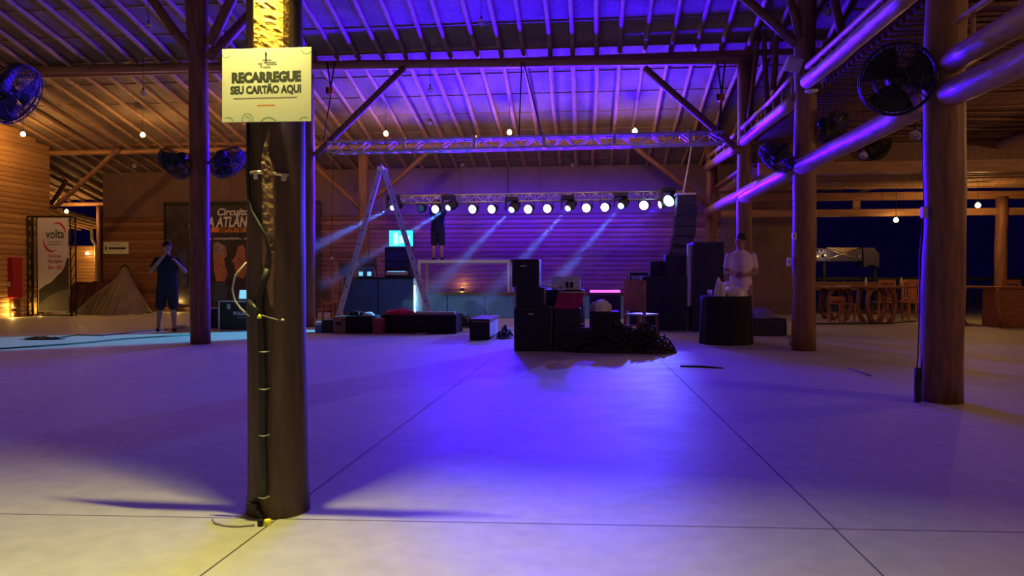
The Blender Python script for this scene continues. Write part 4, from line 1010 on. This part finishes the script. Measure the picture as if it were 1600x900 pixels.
def hand(mb, wrist, dirv, side, curl=.5):
    d = V(dirv).normalized(); s_ = V(side).normalized(); s_ = (s_ - d * s_.dot(d)).normalized(); nrm = d.cross(s_)
    palm = V(wrist) + d * .055
    R = Matrix((s_, d, nrm)).transposed()
    mb.ball(palm, .045, sx=.9, sy=1.15, sz=.42, R=R)
    for i, (o_, L) in enumerate(((-.03, .075), (-.01, .085), (.01, .08), (.029, .062))):
        a = V(wrist) + d * .09 + s_ * o_; b = a + (d * math.cos(curl * .6) + nrm * math.sin(curl * .6)) * L * .5; c = b + (d * math.cos(curl * 1.8) + nrm * math.sin(curl * 1.8)) * L * .5
        limb(mb, [a, b, c], [.0105, .0095, .0085], 8)
    a = V(wrist) + d * .04 - s_ * .03; b = a + (-s_ * .8 + d * .7 + nrm * .3).normalized() * .035; c = b + (d + nrm * .5).normalized() * .03
    limb(mb, [a, b, c], [.0135, .012, .010], 8)
def head(mb, c, R, s=1.0):
    c = V(c)
    mb.ball(c + R @ V((0, .008, .02)) * s, .098 * s, sx=.80, sy=1.0, sz=1.12, R=R, seg=20)
    mb.ball(c + R @ V((0, -.022, -.055)) * s, .070 * s, sx=.82, sy=.9, sz=.95, R=R, seg=16)
    mb.ball(c + R @ V((0, -.075, -.095)) * s, .026 * s, sx=1.1, sy=.8, sz=.8, R=R)
    mb.ball(c + R @ V((0, -.104, -.028)) * s, .015 * s, sx=.95, sy=1.0, sz=1.0, R=R)
    mb.tube([c + R @ V((0, -.090, .02)) * s, c + R @ V((0, -.110, -.028)) * s], [.008 * s, .012 * s], 8)
    mb.ball(c + R @ V((0, -.086, -.066)) * s, .016 * s, sx=1.5, sy=.7, sz=.55, R=R)
    for k_ in (-1, 1):
        mb.ball(c + R @ V((k_ * .082, .012, -.012)) * s, .026 * s, sx=.35, sy=.75, sz=1.15, R=R)
        mb.ball(c + R @ V((k_ * .033, -.086, .022)) * s, .014 * s, sx=1.6, sy=.5, sz=.5, R=R)
        mb.ball(c + R @ V((k_ * .045, -.064, -.035)) * s, .028 * s, sx=.9, sy=.7, sz=.8, R=R)
def hair(mb, c, R, s=1.0):
    c = V(c); mb.ball(c + R @ V((0, .018, .040)) * s, .103 * s, sx=.84, sy=1.0, sz=1.02, R=R, seg=20)
def eyes(c, R, parent):
    mb = MB()
    for k_ in (-1, 1): mb.ball(V(c) + R @ V((k_ * .033, -.083, .006)), .011, R=R, sx=1.3, sy=.6, sz=.7)
    o = mb.build('eyes', 'hair'); o.parent = parent; return o
def person(loc, rz, label, H, arms, headrot, tops, bottom, shirt_low, leg_mat_split, feet=None, hairy=True, lean=0, print_=False, shortsm='shorts', legs_long=False, shoes='black'):
    """local frame: faces -Y; arms: [(shoulder, elbow, wrist, handdir, side)] x2"""
    k = H / 1.75; t = thing('person', loc, label, 'person'); t.rotation_euler = (0, 0, rz)
    sh = 1.44 * k; hip = .92 * k; mb = MB()
    ring_loft(mb, [((0, 0, hip - .08), .155, .11), ((0, 0, hip), .17, .12), ((0, 0, hip + .16), .15, .105), ((0, -.01, hip + .34), .175, .12), ((0, 0, sh - .04), .185, .11), ((0, .01, sh + .03), .11, .08), ((0, .01, sh + .07), .06, .06)])
    limb(mb, [(0, .012, sh + .02), (0, -.005, sh + .14)], [.06, .055])
    hc = V((0, -.015, sh + .215 * k)); R = Euler(headrot).to_matrix(); head(mb, hc, R, 1.0)
    feet = feet or [(-.12, 0), (.12, 0)]
    for i, sx in enumerate((-1, 1)):
        hp = V((sx * .09, 0, hip - .04)); ft = V((feet[i][0], feet[i][1], .08)); kn = (hp + ft) / 2 + V((0, -.03, .02))
        limb(mb, [hp, kn + V((0, 0, .02)), kn.lerp(ft, .35) + V((0, .015, 0)), ft], [.088, .056, .056, .036])
        mb.ball(ft + V((0, -.055, -.045)), .05, sx=.9, sy=2.3, sz=.62)
    for S, E, W, D, sd in arms:
        S, E, W = V(S), V(E), V(W); limb(mb, [S, S.lerp(E, .5), E, E.lerp(W, .35), W], [.055, .046, .040, .041, .027]); hand(mb, W, D, sd)
    remesh(mb.bm, .0085, 'body', 'skin', t, 2)
    mb = MB(); hair(mb, hc, R); mb_h = mb
    remesh(mb.bm, .012, 'hair', 'hair', t, 2)
    eyes(hc, R, t)
    # shirt
    mb = MB(); low = shirt_low
    rows = [((0, 0, low), .20, .145)]
    if low < hip - .1: rows.append(((0, 0, (low + hip) / 2), .195, .145))
    rows += [((0, 0, hip + .04), .19, .14), ((0, 0, hip + .18), .175, .13), ((0, -.01, hip + .35), .198, .143), ((0, 0, sh - .05), .205, .130), ((0, .01, sh + .04), .13, .095), ((0, .01, sh + .068), .085, .078)]
    ring_loft(mb, rows)
    for S, E, W, D, sd in arms:
        S, E = V(S), V(E); limb(mb, [S + V((0, 0, .0)), S.lerp(E, .3), S.lerp(E, .62)], [.058, .056, .058])
    remesh(mb.bm, .012, 'shirt', tops, t, 3)
    mb = MB(); end = .08 if legs_long else .47 * k
    for i, sx in enumerate((-1, 1)):
        hp = V((sx * .09, 0, hip - .02)); ft = V((feet[i][0], feet[i][1], .08)); kn = (hp + ft) / 2 + V((0, -.03, .02))
        f = kn + V((0, 0, -.02)) if not legs_long else None
        if legs_long: limb(mb, [hp, kn, ft + V((0, 0, .02))], [.108, .085, .072])
        else: limb(mb, [hp, kn], [.112, .098])
    ring_loft(mb, [((0, 0, hip - .12), .185, .135), ((0, 0, hip + .06), .18, .13)])
    remesh(mb.bm, .012, 'trousers' if legs_long else 'shorts', bottom, t, 3)
    for i, sx in enumerate((-1, 1)):
        mb = MB(); mb.ball((feet[i][0], feet[i][1] - .055, .045), .055, sx=.95, sy=2.35, sz=.75)
        for v in mb.bm.verts: v.co.z = max(v.co.z, .002)
        mb.build('shoe', shoes).parent = t
    if print_:
        for x0_, x1_, zz_, hh in ((-.12, -.015, .33, .016), (.015, .12, .33, .016), (-.008, .008, .33, .075)):
            mb = MB(); n_ = 5
            for i in range(n_):
                xa, xb_ = x0_ + (x1_ - x0_) * i / n_, x0_ + (x1_ - x0_) * (i + 1) / n_; f = lambda x: -(.149 * math.sqrt(max(0, 1 - (x / .20) ** 2)))
                mb.quad([(xa, f(xa), hip + zz_ - hh / 2), (xb_, f(xb_), hip + zz_ - hh / 2), (xb_, f(xb_), hip + zz_ + hh / 2), (xa, f(xa), hip + zz_ + hh / 2)])
            mb.build('shirt_print', 'greyink').parent = t
    return t
YM = YT + .62; q = P(1157, 500, Y=YM); HM = (P(1157, 366, Y=YM).z) * .985
k = HM / 1.75; shm = 1.44 * k
person((q.x, YM, 0), -.25, 'man in a pale t-shirt standing behind the draped round table, looking left', HM,
       [((-.20, 0, shm - .03), (-.25, .02, shm - .31), (-.07, -.19, shm - .34), (.9, -.35, .05), (0, 0, 1)), ((.20, 0, shm - .03), (.255, .02, shm - .31), (.07, -.20, shm - .36), (-.9, -.35, .0), (0, 0, 1))],
       (.12, 0, -.55), 'tee', 'shorts', .86, None, print_=True, legs_long=False)
# shirt print
yl = G(262, 518).y; q = G(262, 518); HL = P(262, 379, Y=yl).z; k = HL / 1.75; shl = 1.44 * k
person((q.x, yl, 0), .55, 'person in long black clothes at the left, hands raised to the face', HL,
       [((-.19, 0, shl - .03), (-.30, -.08, shl - .27), (-.06, -.20, shl + .05), (.4, -.2, .9), (0, 1, 0)), ((.19, 0, shl - .03), (.33, -.04, shl - .27), (.19, -.28, shl - .10), (-.5, -.5, .6), (0, 1, 0))],
       (.28, 0, .25), 'darktee', 'darktee', .66, None, feet=[(-.17, .06), (.12, -.10)], shoes='dark_metal')
YP3 = 20.25; q = P(684, 400, Y=YP3); k3 = 1.0
person((q.x, YP3, zr), math.pi, 'dim figure in dark t-shirt and shorts on the riser reaching up to the lights', 1.62,
       [((-.19, 0, 1.31), (-.24, -.08, 1.52), (-.12, -.14, 1.74), (0, -.2, 1), (1, 0, 0)), ((.19, 0, 1.31), (.24, -.08, 1.52), (.12, -.14, 1.74), (0, -.2, 1), (-1, 0, 0))],
       (.3, 0, 0), 'darktee', 'darktee', .80, None)

# ------------------------------------------------------------------ left side objects
# tall banner in a black truss frame
YV = base_y(494, 75)
a, b_ = P(60, 400, Y=YV).x, P(108, 400, Y=YV).x; zt = P(84, 341, Y=YV).z; zb_ = P(84, 487, Y=YV).z
t = thing('banner_stand', ((a + b_) / 2, YV, 0), 'tall white volta banner in a black truss frame at the left', 'banner')
mb = MB(); fx = P(43, 400, Y=YV).x
for x, y in ((fx, YV), (fx + .13, YV), (fx, YV + .2), (fx + .13, YV + .2), (b_ + .04, YV), (b_ + .12, YV + .1)): mb.tube([(x, y, 0), (x, y, zt + .05)], .02, 8)
for i in range(9):
    z0 = i * zt / 9; mb.tube([(fx, YV, z0), (fx + .13, YV, z0 + zt / 9)], .009, 6); mb.tube([(fx, YV + .2, z0), (fx, YV, z0 + zt / 9)], .009, 6); mb.tube([(b_ + .04, YV, z0), (b_ + .12, YV + .1, z0 + zt / 9)], .009, 6)
mb.tube([(fx, YV, zt + .05), (b_ + .12, YV, zt + .05)], .02, 8); mb.tube([(fx, YV, .03), (b_ + .12, YV, .03)], .02, 8)
mb.build('frame', 'dark_metal', t)
MB().bx((a, YV - .03, zb_), (b_, YV - .024, zt)).build('banner', 'offwhite', t)
def bq(px, py, o=.035): p_ = P(px, py, Y=YV - o); return p_
cx_ = (a + b_) / 2; wB = b_ - a
text('volta', 'lettering', 'ink', bq(86, 366), .36, t, width=wB * .60, bold=.004, depth=.001)
def arcw(cx, cy, rx, ry, a0, a1, wmax, m, name='swoosh'):
    mb = MB(); N = 20
    def pt(i, s):
        f = i / N; a_ = math.radians(a0 + (a1 - a0) * f); w_ = wmax * math.sin(math.pi * min(1, f * 1.05 + .02)); 
        return bq(cx + (rx + s * w_) * math.cos(a_), cy - (ry + s * w_) * math.sin(a_), .034)
    for i in range(N): mb.quad([pt(i, 0), pt(i + 1, 0), pt(i + 1, -1), pt(i, -1)])
    return mb.build(name, m, t)
arcw(90, 366, 13, 19, 130, -20, 3, 'redink'); arcw(80, 374, 13, 20, 175, 320, 3.4, 'redink')
for y in (377.5, 381.5): MB().box(bq(86, y), (wB * .5, .002, .018)).build('small_print', 'greyink', t)
for i, s_ in enumerate(('Você em', 'Perfeita', 'paz 100!')): pass
text('Você seu', 'lettering', 'redink', bq(85, 400), .14, t, width=wB * .42, shear=.3, depth=.001)
text('Perfeito', 'lettering', 'redink', bq(86, 408.5), .16, t, width=wB * .5, shear=.3, depth=.001)
text('fim 100!', 'lettering', 'redink', bq(86, 418), .16, t, width=wB * .5, shear=.3, depth=.001)
mb = MB()
prof = [(61, 453), (70, 446), (80, 441), (90, 430), (97, 424), (101, 416), (103, 408), (105, 402), (107.5, 404), (107.5, 486), (61, 486)]
f_ = mb.bm.faces.new([mb.bm.verts.new(bq(x, y, .032)) for x, y in prof]); M['mountain'] = mat('printed dark grey', (.05, .05, .06), .5); M['rock'] = mat('printed grey rock', (.17, .16, .17), .5); mb.build('printed_mountain', 'mountain', t)
mb = MB(); f_ = mb.bm.faces.new([mb.bm.verts.new(bq(x, y, .033)) for x, y in ((61, 476), (75, 464), (90, 456), (107, 452), (107, 486), (61, 486))]); mb.build('printed_rock', 'rock', t)
# red cabinet
a, b_ = P(-14, 430, Y=18.4).x, P(23, 430, Y=18.4).x
t = thing('red_cabinet', ((a + b_) / 2, 18.5, 0), 'dark red cabinet at the left edge against the board wall', 'cabinet')
MB().bx((a, 18.35, P(5, 466, Y=18.4).z), (b_, 18.7, P(5, 402, Y=18.4).z), bev=.03).build('body', 'red', t)
MB().bx((a + .05, 18.4, 0), (b_ - .05, 18.66, P(5, 465, Y=18.4).z)).build('base', 'darkwood', t)
MB().box(P(14, 444, Y=18.34), (.07, .01, .12)).build('sticker', 'whiteink', t)
MB().tube([P(9, 402, Y=18.5), P(8, 344, Y=18.5)], .016, 8).build('standpipe', 'redbrown', t)
MB().tube([P(4, 340, Y=18.5), P(13, 340, Y=18.5)], .035, 8).build('valve', 'redbrown', t)
# floor uplights
def uplight(px, py, Y, label, both=False, e=6):
    q = P(px, py, Y=Y); t = thing('uplight', q, label, 'lamp', 'small warm uplights along the walls')
    zc_ = max(q.z, .08)
    MB().lathe([(.05, -.05), (.055, -.045), (.055, .05), (.045, .052)], V((q.x, Y, zc_)), seg=14).build('housing', 'dark_metal', t)
    MB().lathe([(.001, .053), (.046, .053)], V((q.x, Y, zc_)), seg=14).build('glass', 'uplight', t)
    add_light('POINT', (q.x, Y - .06, zc_ + .10), e, (1, .6, .12), shadow_soft_size=.04)
    if both:
        MB().lathe([(.001, -.052), (.046, -.052)], V((q.x, Y, zc_)), seg=14).build('glass', 'uplight', t); add_light('POINT', (q.x, Y - .06, zc_ - .12), e, (1, .6, .12), shadow_soft_size=.04)
    else: MB().bx((q.x - .02, Y - .02, 0), (q.x + .02, Y + .02, zc_ - .04)).build('spike', 'dark_metal', t)
YU = 18.0
q = P(22, 484, X=XW + .12); uplight(22, 484, q.y, 'up and down wall light left of the tall banner', True, 7)
uplight(64, 490, YV + .35, 'small lamp glowing behind the foot of the tall banner', False, 4)
uplight(208, 486, 20.2, 'small lamp glowing at the foot of the grey tarpaulin', False, 4)
uplight(277, 476, YB - .2, 'small lamp on the wall behind the person in black', False, 7)
uplight(722, 452, YB - .2, 'small lamp at the back wall behind the stage', False, 3.5)
# wall notice
a, b_ = P(162, 388, Y=YB - .05), P(201, 388, Y=YB - .05); z0, z1_ = P(180, 397, Y=YB - .05).z, P(180, 378, Y=YB - .05).z
t = thing('wall_notice', ((a.x + b_.x) / 2, YB - .05, z0), 'small cream notice on the board wall above the tarpaulin', 'sign')
MB().bx((a.x, YB - .06, z0), (b_.x, YB - .045, z1_)).build('board', 'paper', t)
MB().bx((a.x + .18, YB - .064, z0 + .15), (b_.x - .08, YB - .058, z0 + .215)).build('printed_line', 'ink', t); MB().bx((a.x + .06, YB - .064, z0 + .12), (a.x + .11, YB - .058, z0 + .25)).build('printed_mark', 'ink', t)
MB().bx((a.x + .33, YB - .064, z0 + .29), (b_.x - .28, YB - .058, z0 + .31)).build('printed_line', 'greyink', t)
# covered heap
def drape(prof, Y, dep, m, name, label, cat, folds=.05, seed=0):
    """ridge line profile [(px,py)] at depth Y, cloth falls to the floor in front and behind"""
    mb = MB(); N = 60; rows = []
    xs = [p_[0] for p_ in prof]
    def ridge(px):
        for (x0_, y0_), (x1_, y1_) in zip(prof, prof[1:]):
            if x0_ <= px <= x1_: return y0_ + (y1_ - y0_) * (px - x0_) / (x1_ - x0_)
    for i in range(N + 1):
        px = xs[0] + (xs[-1] - xs[0]) * i / N; top = P(px, ridge(px), Y=Y); h = max(.02, top.z); col = []
        for j in range(-8, 9):
            u = j / 8; s_ = abs(u); zz = h * (1 - s_ ** 1.15) ; fo = folds * math.sin(i * 1.05 + seed + 2.5 * noise.noise(V((i * .12, seed, 0)))) * s_ * h
            col.append(mb.bm.verts.new((top.x + fo * .5, Y + u * dep * (.45 + .55 * h) + fo * (1 if u < 0 else -1), max(zz, .004))))
        rows.append(col)
    for i in range(N):
        for j in range(16): f_ = mb.bm.faces.new((rows[i][j], rows[i + 1][j], rows[i + 1][j + 1], rows[i][j + 1])); f_.smooth = True
    return tag(mb.build(name, m), label, cat)
drape([(122, 484), (136, 470), (150, 458), (170, 444), (183, 434), (190, 420), (194, 416), (199, 418), (205, 432), (213, 448), (224, 466), (232, 486)], 20.3, .6, 'tarp', 'tarpaulin', 'grey tarpaulin draped over a pile against the back wall', 'tarpaulin', .12)
drape([(112, 486), (114, 442), (124, 440), (140, 441), (152, 438), (166, 436), (180, 436), (190, 416), (194, 413), (200, 415), (206, 428), (214, 450), (228, 470), (235, 488)], 21.35, .3, 'maroon', 'dark_cover', 'dark maroon cover showing behind and left of the grey tarpaulin', 'cover', .05, 3)
# big banner
YN = YB - .12; a, b_ = P(258, 400, Y=YN).x, P(500, 400, Y=YN).x; zt = P(330, 318, Y=YN).z; zb_ = P(330, 476, Y=YN).z
t = thing('event_banner', ((a + b_) / 2, YN, zb_), 'large dark Circuito Mata Atlântica banner on the back wall', 'banner')
M['bannerdark'] = mat('dark printed banner', (.035, .03, .04), .5, var=.6, scale=3)
MB().bx((a, YN, zb_), (b_, YN + .01, zt)).build('sheet', 'bannerdark', t)
def bn(px, py, o=.006): return P(px, py, Y=YN - o)
text('Circuito', 'lettering', 'whiteink', bn(363, 331.5), .30, t, width=(bn(388, 0).x - bn(338, 0).x), shear=.25, bold=.008)
text('MATA ATLÂNTICA', 'lettering', 'whiteink', bn(356, 347.5), .43, t, width=(bn(418, 0).x - bn(293, 0).x), shear=.2, bold=.012)
MB().bx(bn(330, 363, .004), bn(384, 355, .008)).build('orange_bar', 'orangeink', t)
text('ESPORTES', 'lettering', 'ink', bn(361, 359, .010), .17, t, width=(bn(381, 0).x - bn(341, 0).x), shear=.2, bold=.006)
text('natureza, competição, uma só', 'lettering', 'whiteink', bn(352, 372.5), .10, t, width=(bn(384, 0).x - bn(288, 0).x) * 1.12, shear=.2, bold=.002)
# printed athletes: plain flat figures in the printed picture
M['printskin'] = mat('printed skin tone', (.42, .17, .10), .5, var=.35, scale=6); M['printgrey'] = mat('printed grey', (.30, .26, .26), .5, var=.5, scale=5); M['printblue'] = mat('printed blue', (.05, .07, .14), .5, var=.3)
def blob(pts, m, o=.008):
    mb = MB(); mb.bm.faces.new([mb.bm.verts.new(bn(x, y, o)) for x, y in pts]); return mb.build('printed_figure', m, t)
blob([(333, 384), (345, 381), (353, 386), (355, 400), (350, 404), (356, 430), (349, 442), (338, 440), (334, 420)], 'printskin')
blob([(334, 380), (340, 378), (350, 384), (350, 398), (340, 398), (334, 392)], 'printgrey', .009)
blob([(372, 385), (378, 383), (383, 388), (384, 404), (388, 420), (380, 436), (370, 432), (366, 412), (362, 408), (368, 400)], 'printskin')
blob([(300, 392), (308, 390), (311, 398), (310, 420), (303, 438), (296, 430), (297, 408)], 'printskin')
blob([(280, 396), (290, 392), (294, 402), (293, 440), (284, 450), (278, 430)], 'printblue'); blob([(336, 440), (352, 440), (356, 470), (334, 472)], 'printblue')
blob([(296, 436), (310, 436), (311, 468), (294, 468)], 'printblue')
mb = MB(); mb.bx(bn(257, 316, 0), bn(500, 319, .02)); mb.bx(bn(256, 316, 0), bn(259, 478, .02)); mb.build('frame', 'dark_metal', t)
# flight cases left
_, a, b_, Yf, zf_ = crate(343, 400, 470, 517, .7, 'black', 'black flight case with pale edges and lettering left of the front post', name='flight_case', cat='case', rim='alum', lid='cabinet')
text('POLICE', 'lettering', 'whiteink', V((P(377, 490, Y=Yf).x, Yf - .012, P(377, 490, Y=Yf).z)), .10, _, width=.32, bold=.002)
MB().box((P(379, 496, Y=Yf).x, Yf - .012, P(379, 496, Y=Yf).z), (.22, .004, .015)).build('small_print', 'greyink', _)
MB().box((P(358, 479, Y=Yf).x, Yf - .012, P(358, 479, Y=Yf).z), (.07, .01, .10), bev=.01).build('latch', 'alu', _)
_, a, b_, Yg, zg_ = crate(326, 342, 481, 514, .6, 'black', 'smaller black case peeping right of the near left post', name='flight_case', cat='case', rim='alum')
t = thing('laptop', (P(383, 455, Y=Yf + .3).x, Yf + .3, zf_), 'glowing blue laptop screen on the flight case', 'laptop')
q0, q1 = P(373, 447, Y=Yf + .35), P(396, 462, Y=Yf + .35); zz = zf_
MB().bx((q0.x, Yf + .05, zz), (q1.x, Yf + .32, zz + .02), bev=.004).build('keyboard', 'black', t)
MB().box(((q0.x + q1.x) / 2, Yf + .37, zz + .12), (q1.x - q0.x, .012, .20), rot=(-.2, 0, 0)).build('lid', 'black', t)
MB().box(((q0.x + q1.x) / 2, Yf + .36, zz + .122), (q1.x - q0.x - .02, .008, .18), rot=(-.2, 0, 0)).build('screen', 'display', t)
# cables on the left floor
def floor_cable(pp, r, label, m='cable', name='floor_cable'):
    p_ = [G(*q) + V((0, 0, r)) for q in pp]; return tag(MB().tube(p_, r, 6).build(name, m), label, 'cable')
q = G(70, 530); tangle(q.x, q.y, 0, .34, .16, .04, 5, 41, 'coiled_cables', 'flat coil of dark cable on the floor at the left', r=.012)
floor_cable([(0, 546), (60, 542), (130, 537), (200, 530), (250, 527), (300, 524)], .012, 'dark cable running across the floor to the near left post')
floor_cable([(96, 528), (120, 524), (160, 525), (215, 519), (250, 516)], .010, 'thin cable from the coil towards the person in black')
q = G(286, 516); tangle(q.x, q.y, 0, .42, .25, .10, 9, 43, 'coiled_cables', 'pale-lit cable coil behind the near left post', m='greycable', r=.012)
# right floor
floor_cable([(1272, 507), (1330, 507), (1380, 506), (1432, 503)], .016, 'dark cable on the floor between the two right posts')
a, b_ = G(1063, 573), G(1130, 576)
tag(MB().tube([a + V((0, 0, .008)), a.lerp(b_, .5) + V((0, .03, .008)), b_ + V((0, 0, .008))], [.01, .016, .006], 8).build('fallen_strap', 'cable'), 'flat black strap lying alone on the open floor', 'strap')
a, b_ = G(1326, 576), G(1362, 588); tag(MB().tube([a + V((0, 0, .004)), b_ + V((0, 0, .004))], .006, 6).build('thin_strap', 'cable'), 'faint thin strap on the floor left of the thickest post', 'strap')
# ------------------------------------------------------------------ things on the right posts
q = P(1444, 332, Y=6.8); t = thing('socket_box', q, 'pale socket box high on the left of the thickest post', 'socket')
MB().box(q, (.045, .06, .10), bev=.006).build('box', 'alum', t); MB().box(q + V((-.006, -.034, .01)), (.025, .01, .04), bev=.003).build('cover', 'offwhite', t)
pts = [q + V((-.005, -.01, .04)), P(1441, 250, Y=6.75), P(1440, 175, Y=6.75)]
tag(MB().tube(pts, .004, 6).build('thin_cable', 'cable'), 'thin cable rising from the pale socket box', 'cable')
pts = [q + V((-.01, 0, -.05)), P(1437, 400, Y=6.72), P(1437, 470, Y=6.72), P(1434, 560, Y=6.7), P(1429, 606, Y=6.65), P(1431, 604, Y=6.7)]
tag(MB().tube(pts, .006, 6).build('hanging_cable', 'cable'), 'black cable hanging down the left of the thickest post', 'cable')
q = P(1434, 594, Y=6.75); t = thing('power_strip', (q.x, 6.75, 0), 'black power strip leaning at the foot of the thickest post', 'power strip')
MB().box((q.x, 6.75, .155), (.05, .04, .30), bev=.006).build('body', 'black', t); MB().tube([(q.x + .02, 6.73, .2), (q.x + .02, 6.73, .40)], .006, 6).build('lead', 'cable', t)
for px, py, lab, pY in ((1241, 369, 'upper white socket on the left of the floodlight post', 11.3), (1233, 409, 'lower white socket beside the floodlight post', 11.4)):
    q = P(px, py, Y=pY); t = thing('wall_socket', q, lab, 'socket'); MB().box(q, (.06, .05, .10 if py < 400 else .13), bev=.005).build('plate', 'white', t); MB().box(q + V((0, -.028, 0)), (.02, .006, .03)).build('opening', 'greyink', t)
q = P(1268, 141, Y=11.0); tag(MB().lathe([(.09, 0), (.085, -.02), (.04, -.035), (.001, -.036)], q, seg=18).build('ceiling_lamp', 'offwhite'), 'white shallow disc lamp under the upper aisle log end', 'lamp')
floor_cable([(1236, 521), (1234, 530), (1236, 540)], .008, 'short cable beside the foot of the floodlight post')
# ------------------------------------------------------------------ tables and chairs on the right
def slab_table(x0_, x1_, yt, yb, label, curved=(), Y=None, dep=.9):
    Y = Y or base_y(yb, (x0_ + x1_) / 2); a, b = P(x0_, yt, Y=Y), P(x1_, yt, Y=Y); z = a.z
    t = thing('wooden_table', ((a.x + b.x) / 2, Y + dep / 2, 0), label, 'table', 'rustic slab tables on the right')
    MB().bx((a.x, Y, z - .05), (b.x, Y + dep, z), bev=.012).build('tabletop', 'tablewood', t)
    for px in curved:
        s = -1 if px == curved[0] else 1; xx = P(px, yt, Y=Y).x
        for dy in (.12, dep - .16):
            MB().tube([(xx - s * .02, Y + dy, z - .04), (xx + s * .06, Y + dy, z * .75), (xx + s * .08, Y + dy, z * .45), (xx + s * .04, Y + dy, z * .2), (xx - s * .05, Y + dy, .0)], [.085, .06, .05, .055, .07], 8).build('leg', 'tablewood', t)
    return t, a, b, Y, z
slab_table(1268, 1350, 448, 494, 'dim slab table beside the floodlight post', (1302, 1327), Y=19.2)
slab_table(1352, 1443, 447, 499, 'slab table with curved legs left of the thickest post', (1364, 1397), Y=18.0)
slab_table(1500, 1550, 447, 500, 'slab table right of the thickest post', (1509,), Y=17.6)
t, a, b, Y, z = slab_table(1561, 1625, 448, 508, 'solid-sided slab table at the right edge', (), Y=16.9)
MB().bx((a.x + .05, Y + .05, 0), (b.x, Y + .8, z - .05), bev=.02).build('side_panel', 'tablewood', t)
MB().tube([(a.x + .04, Y + .03, z - .04), (a.x - .01, Y + .03, z * .7), (a.x + .03, Y + .03, z * .35), (a.x + .12, Y + .03, 0)], [.07, .06, .06, .07], 8).build('leg', 'tablewood', t)
for px, Y_, rz, lab in ((1380, 19.4, math.pi + .05, 'slatted wooden chair behind the table with curved legs'), (1428, 19.3, math.pi, 'slatted wooden chair just left of the thickest post'),
                        (1413, 20.3, math.pi + .2, 'dim chair between the two slatted ones'), (1572, 18.4, math.pi, 'slatted chair behind the solid-sided table'), (1316, 18.2, .3, 'dim stool-like chair before the table at the floodlight post')):
    q = P(px, 480, Y=Y_); wchair((q.x, Y_, 0), rz, lab, m='chairwood', back=1.02 if px != 1316 else .62, group='wooden chairs', slats=6)
# things on tables
for px, lab in ((1408, 'small pale bottle on the curved-leg table'), (1353, 'small pale bottle left of the curved-leg table end')):
    q = P(px, 448, Y=18.3); tag(MB().lathe([(.03, 0), (.03, .13), (.012, .17), (.012, .21), (.001, .21)], V((q.x, 18.3, P(1400, 447, Y=18).z)), seg=12).build('bottle', 'white'), lab, 'bottle')
q = P(1318, 447, Y=19.5); tag(MB().bx((q.x - .18, 19.4, P(1300, 448, Y=19.2).z), (q.x + .1, 19.6, P(1300, 448, Y=19.2).z + .025), bev=.005).build('paper_tray', 'offwhite'), 'pale flat tray on the dim table by the floodlight post', 'tray')
# metal serving cart / hood
Yh = 22.3
t = thing('serving_trailer', (P(1320, 400, Y=Yh).x, Yh, 0), 'metal serving hatch with crossed bars and lamps in the dark at the right', 'food stall')
a, b = P(1262, 409, Y=Yh), P(1348, 387, Y=Yh)
M['hatch'] = mat('bluish sheet metal', (.045, .042, .12), .4, metal=.3)
MB().bx((a.x, Yh, a.z), (b.x, Yh + .6, b.z), bev=.02).build('hood', 'hatch', t)
for q0, q1 in (((1290, 388), (1346, 407)), ((1344, 388), (1292, 405))): MB().tube([P(*q0, Y=Yh - .03), P(*q1, Y=Yh - .03)], .02, 8).build('crossed_bar', 'brass', t)
mb = MB(); mb.quad([P(1292, 387, Y=Yh - .05), P(1343, 387, Y=Yh - .05), P(1317, 395, Y=Yh - .03)]); mb.quad([P(1292, 387, Y=Yh - .04), P(1343, 387, Y=Yh - .04), P(1343, 386, Y=Yh), P(1292, 386, Y=Yh)]); mb.build('gusset', 'brass', t)
a, b = P(1349, 418, Y=Yh), P(1374, 387, Y=Yh)
mb = MB(); pr = [(1349, 387), (1365, 387), (1374, 396), (1374, 418), (1370, 416), (1360, 414), (1350, 418)]
vf = [mb.bm.verts.new(P(x, y, Y=Yh - .05)) for x, y in pr]; vb = [mb.bm.verts.new(P(x, y, Y=Yh - .05) + V((0, .6, 0))) for x, y in pr]
mb.bm.faces.new(vf[::-1]); mb.bm.faces.new(vb)
for i in range(7): mb.bm.faces.new((vf[i], vf[(i + 1) % 7], vb[(i + 1) % 7], vb[i]))
mb.build('side_hood', 'hatch', t)
for px, py, r in ((1276, 401, .085), (1289, 399, .06), (1343, 400, .035), (1280, 392, .025), (1286, 392, .025)): MB().ball(P(px, py, Y=Yh - .06), r, sy=.5).build('lamp', 'brass', t)
for px in (1290, 1370): q = P(px, 409, Y=Yh); MB().bx((q.x - .04, Yh + .1, 0), (q.x + .04, Yh + .18, q.z)).build('leg', 'dark_metal', t)
MB().bx((P(1270, 409, Y=Yh).x, Yh, .7), (P(1372, 409, Y=Yh).x, Yh + .5, .95)).build('counter', 'darkwood', t)
add_light('POINT', P(1300, 396, Y=Yh - .45), 4.5, (1, .7, .4), shadow_soft_size=.05)
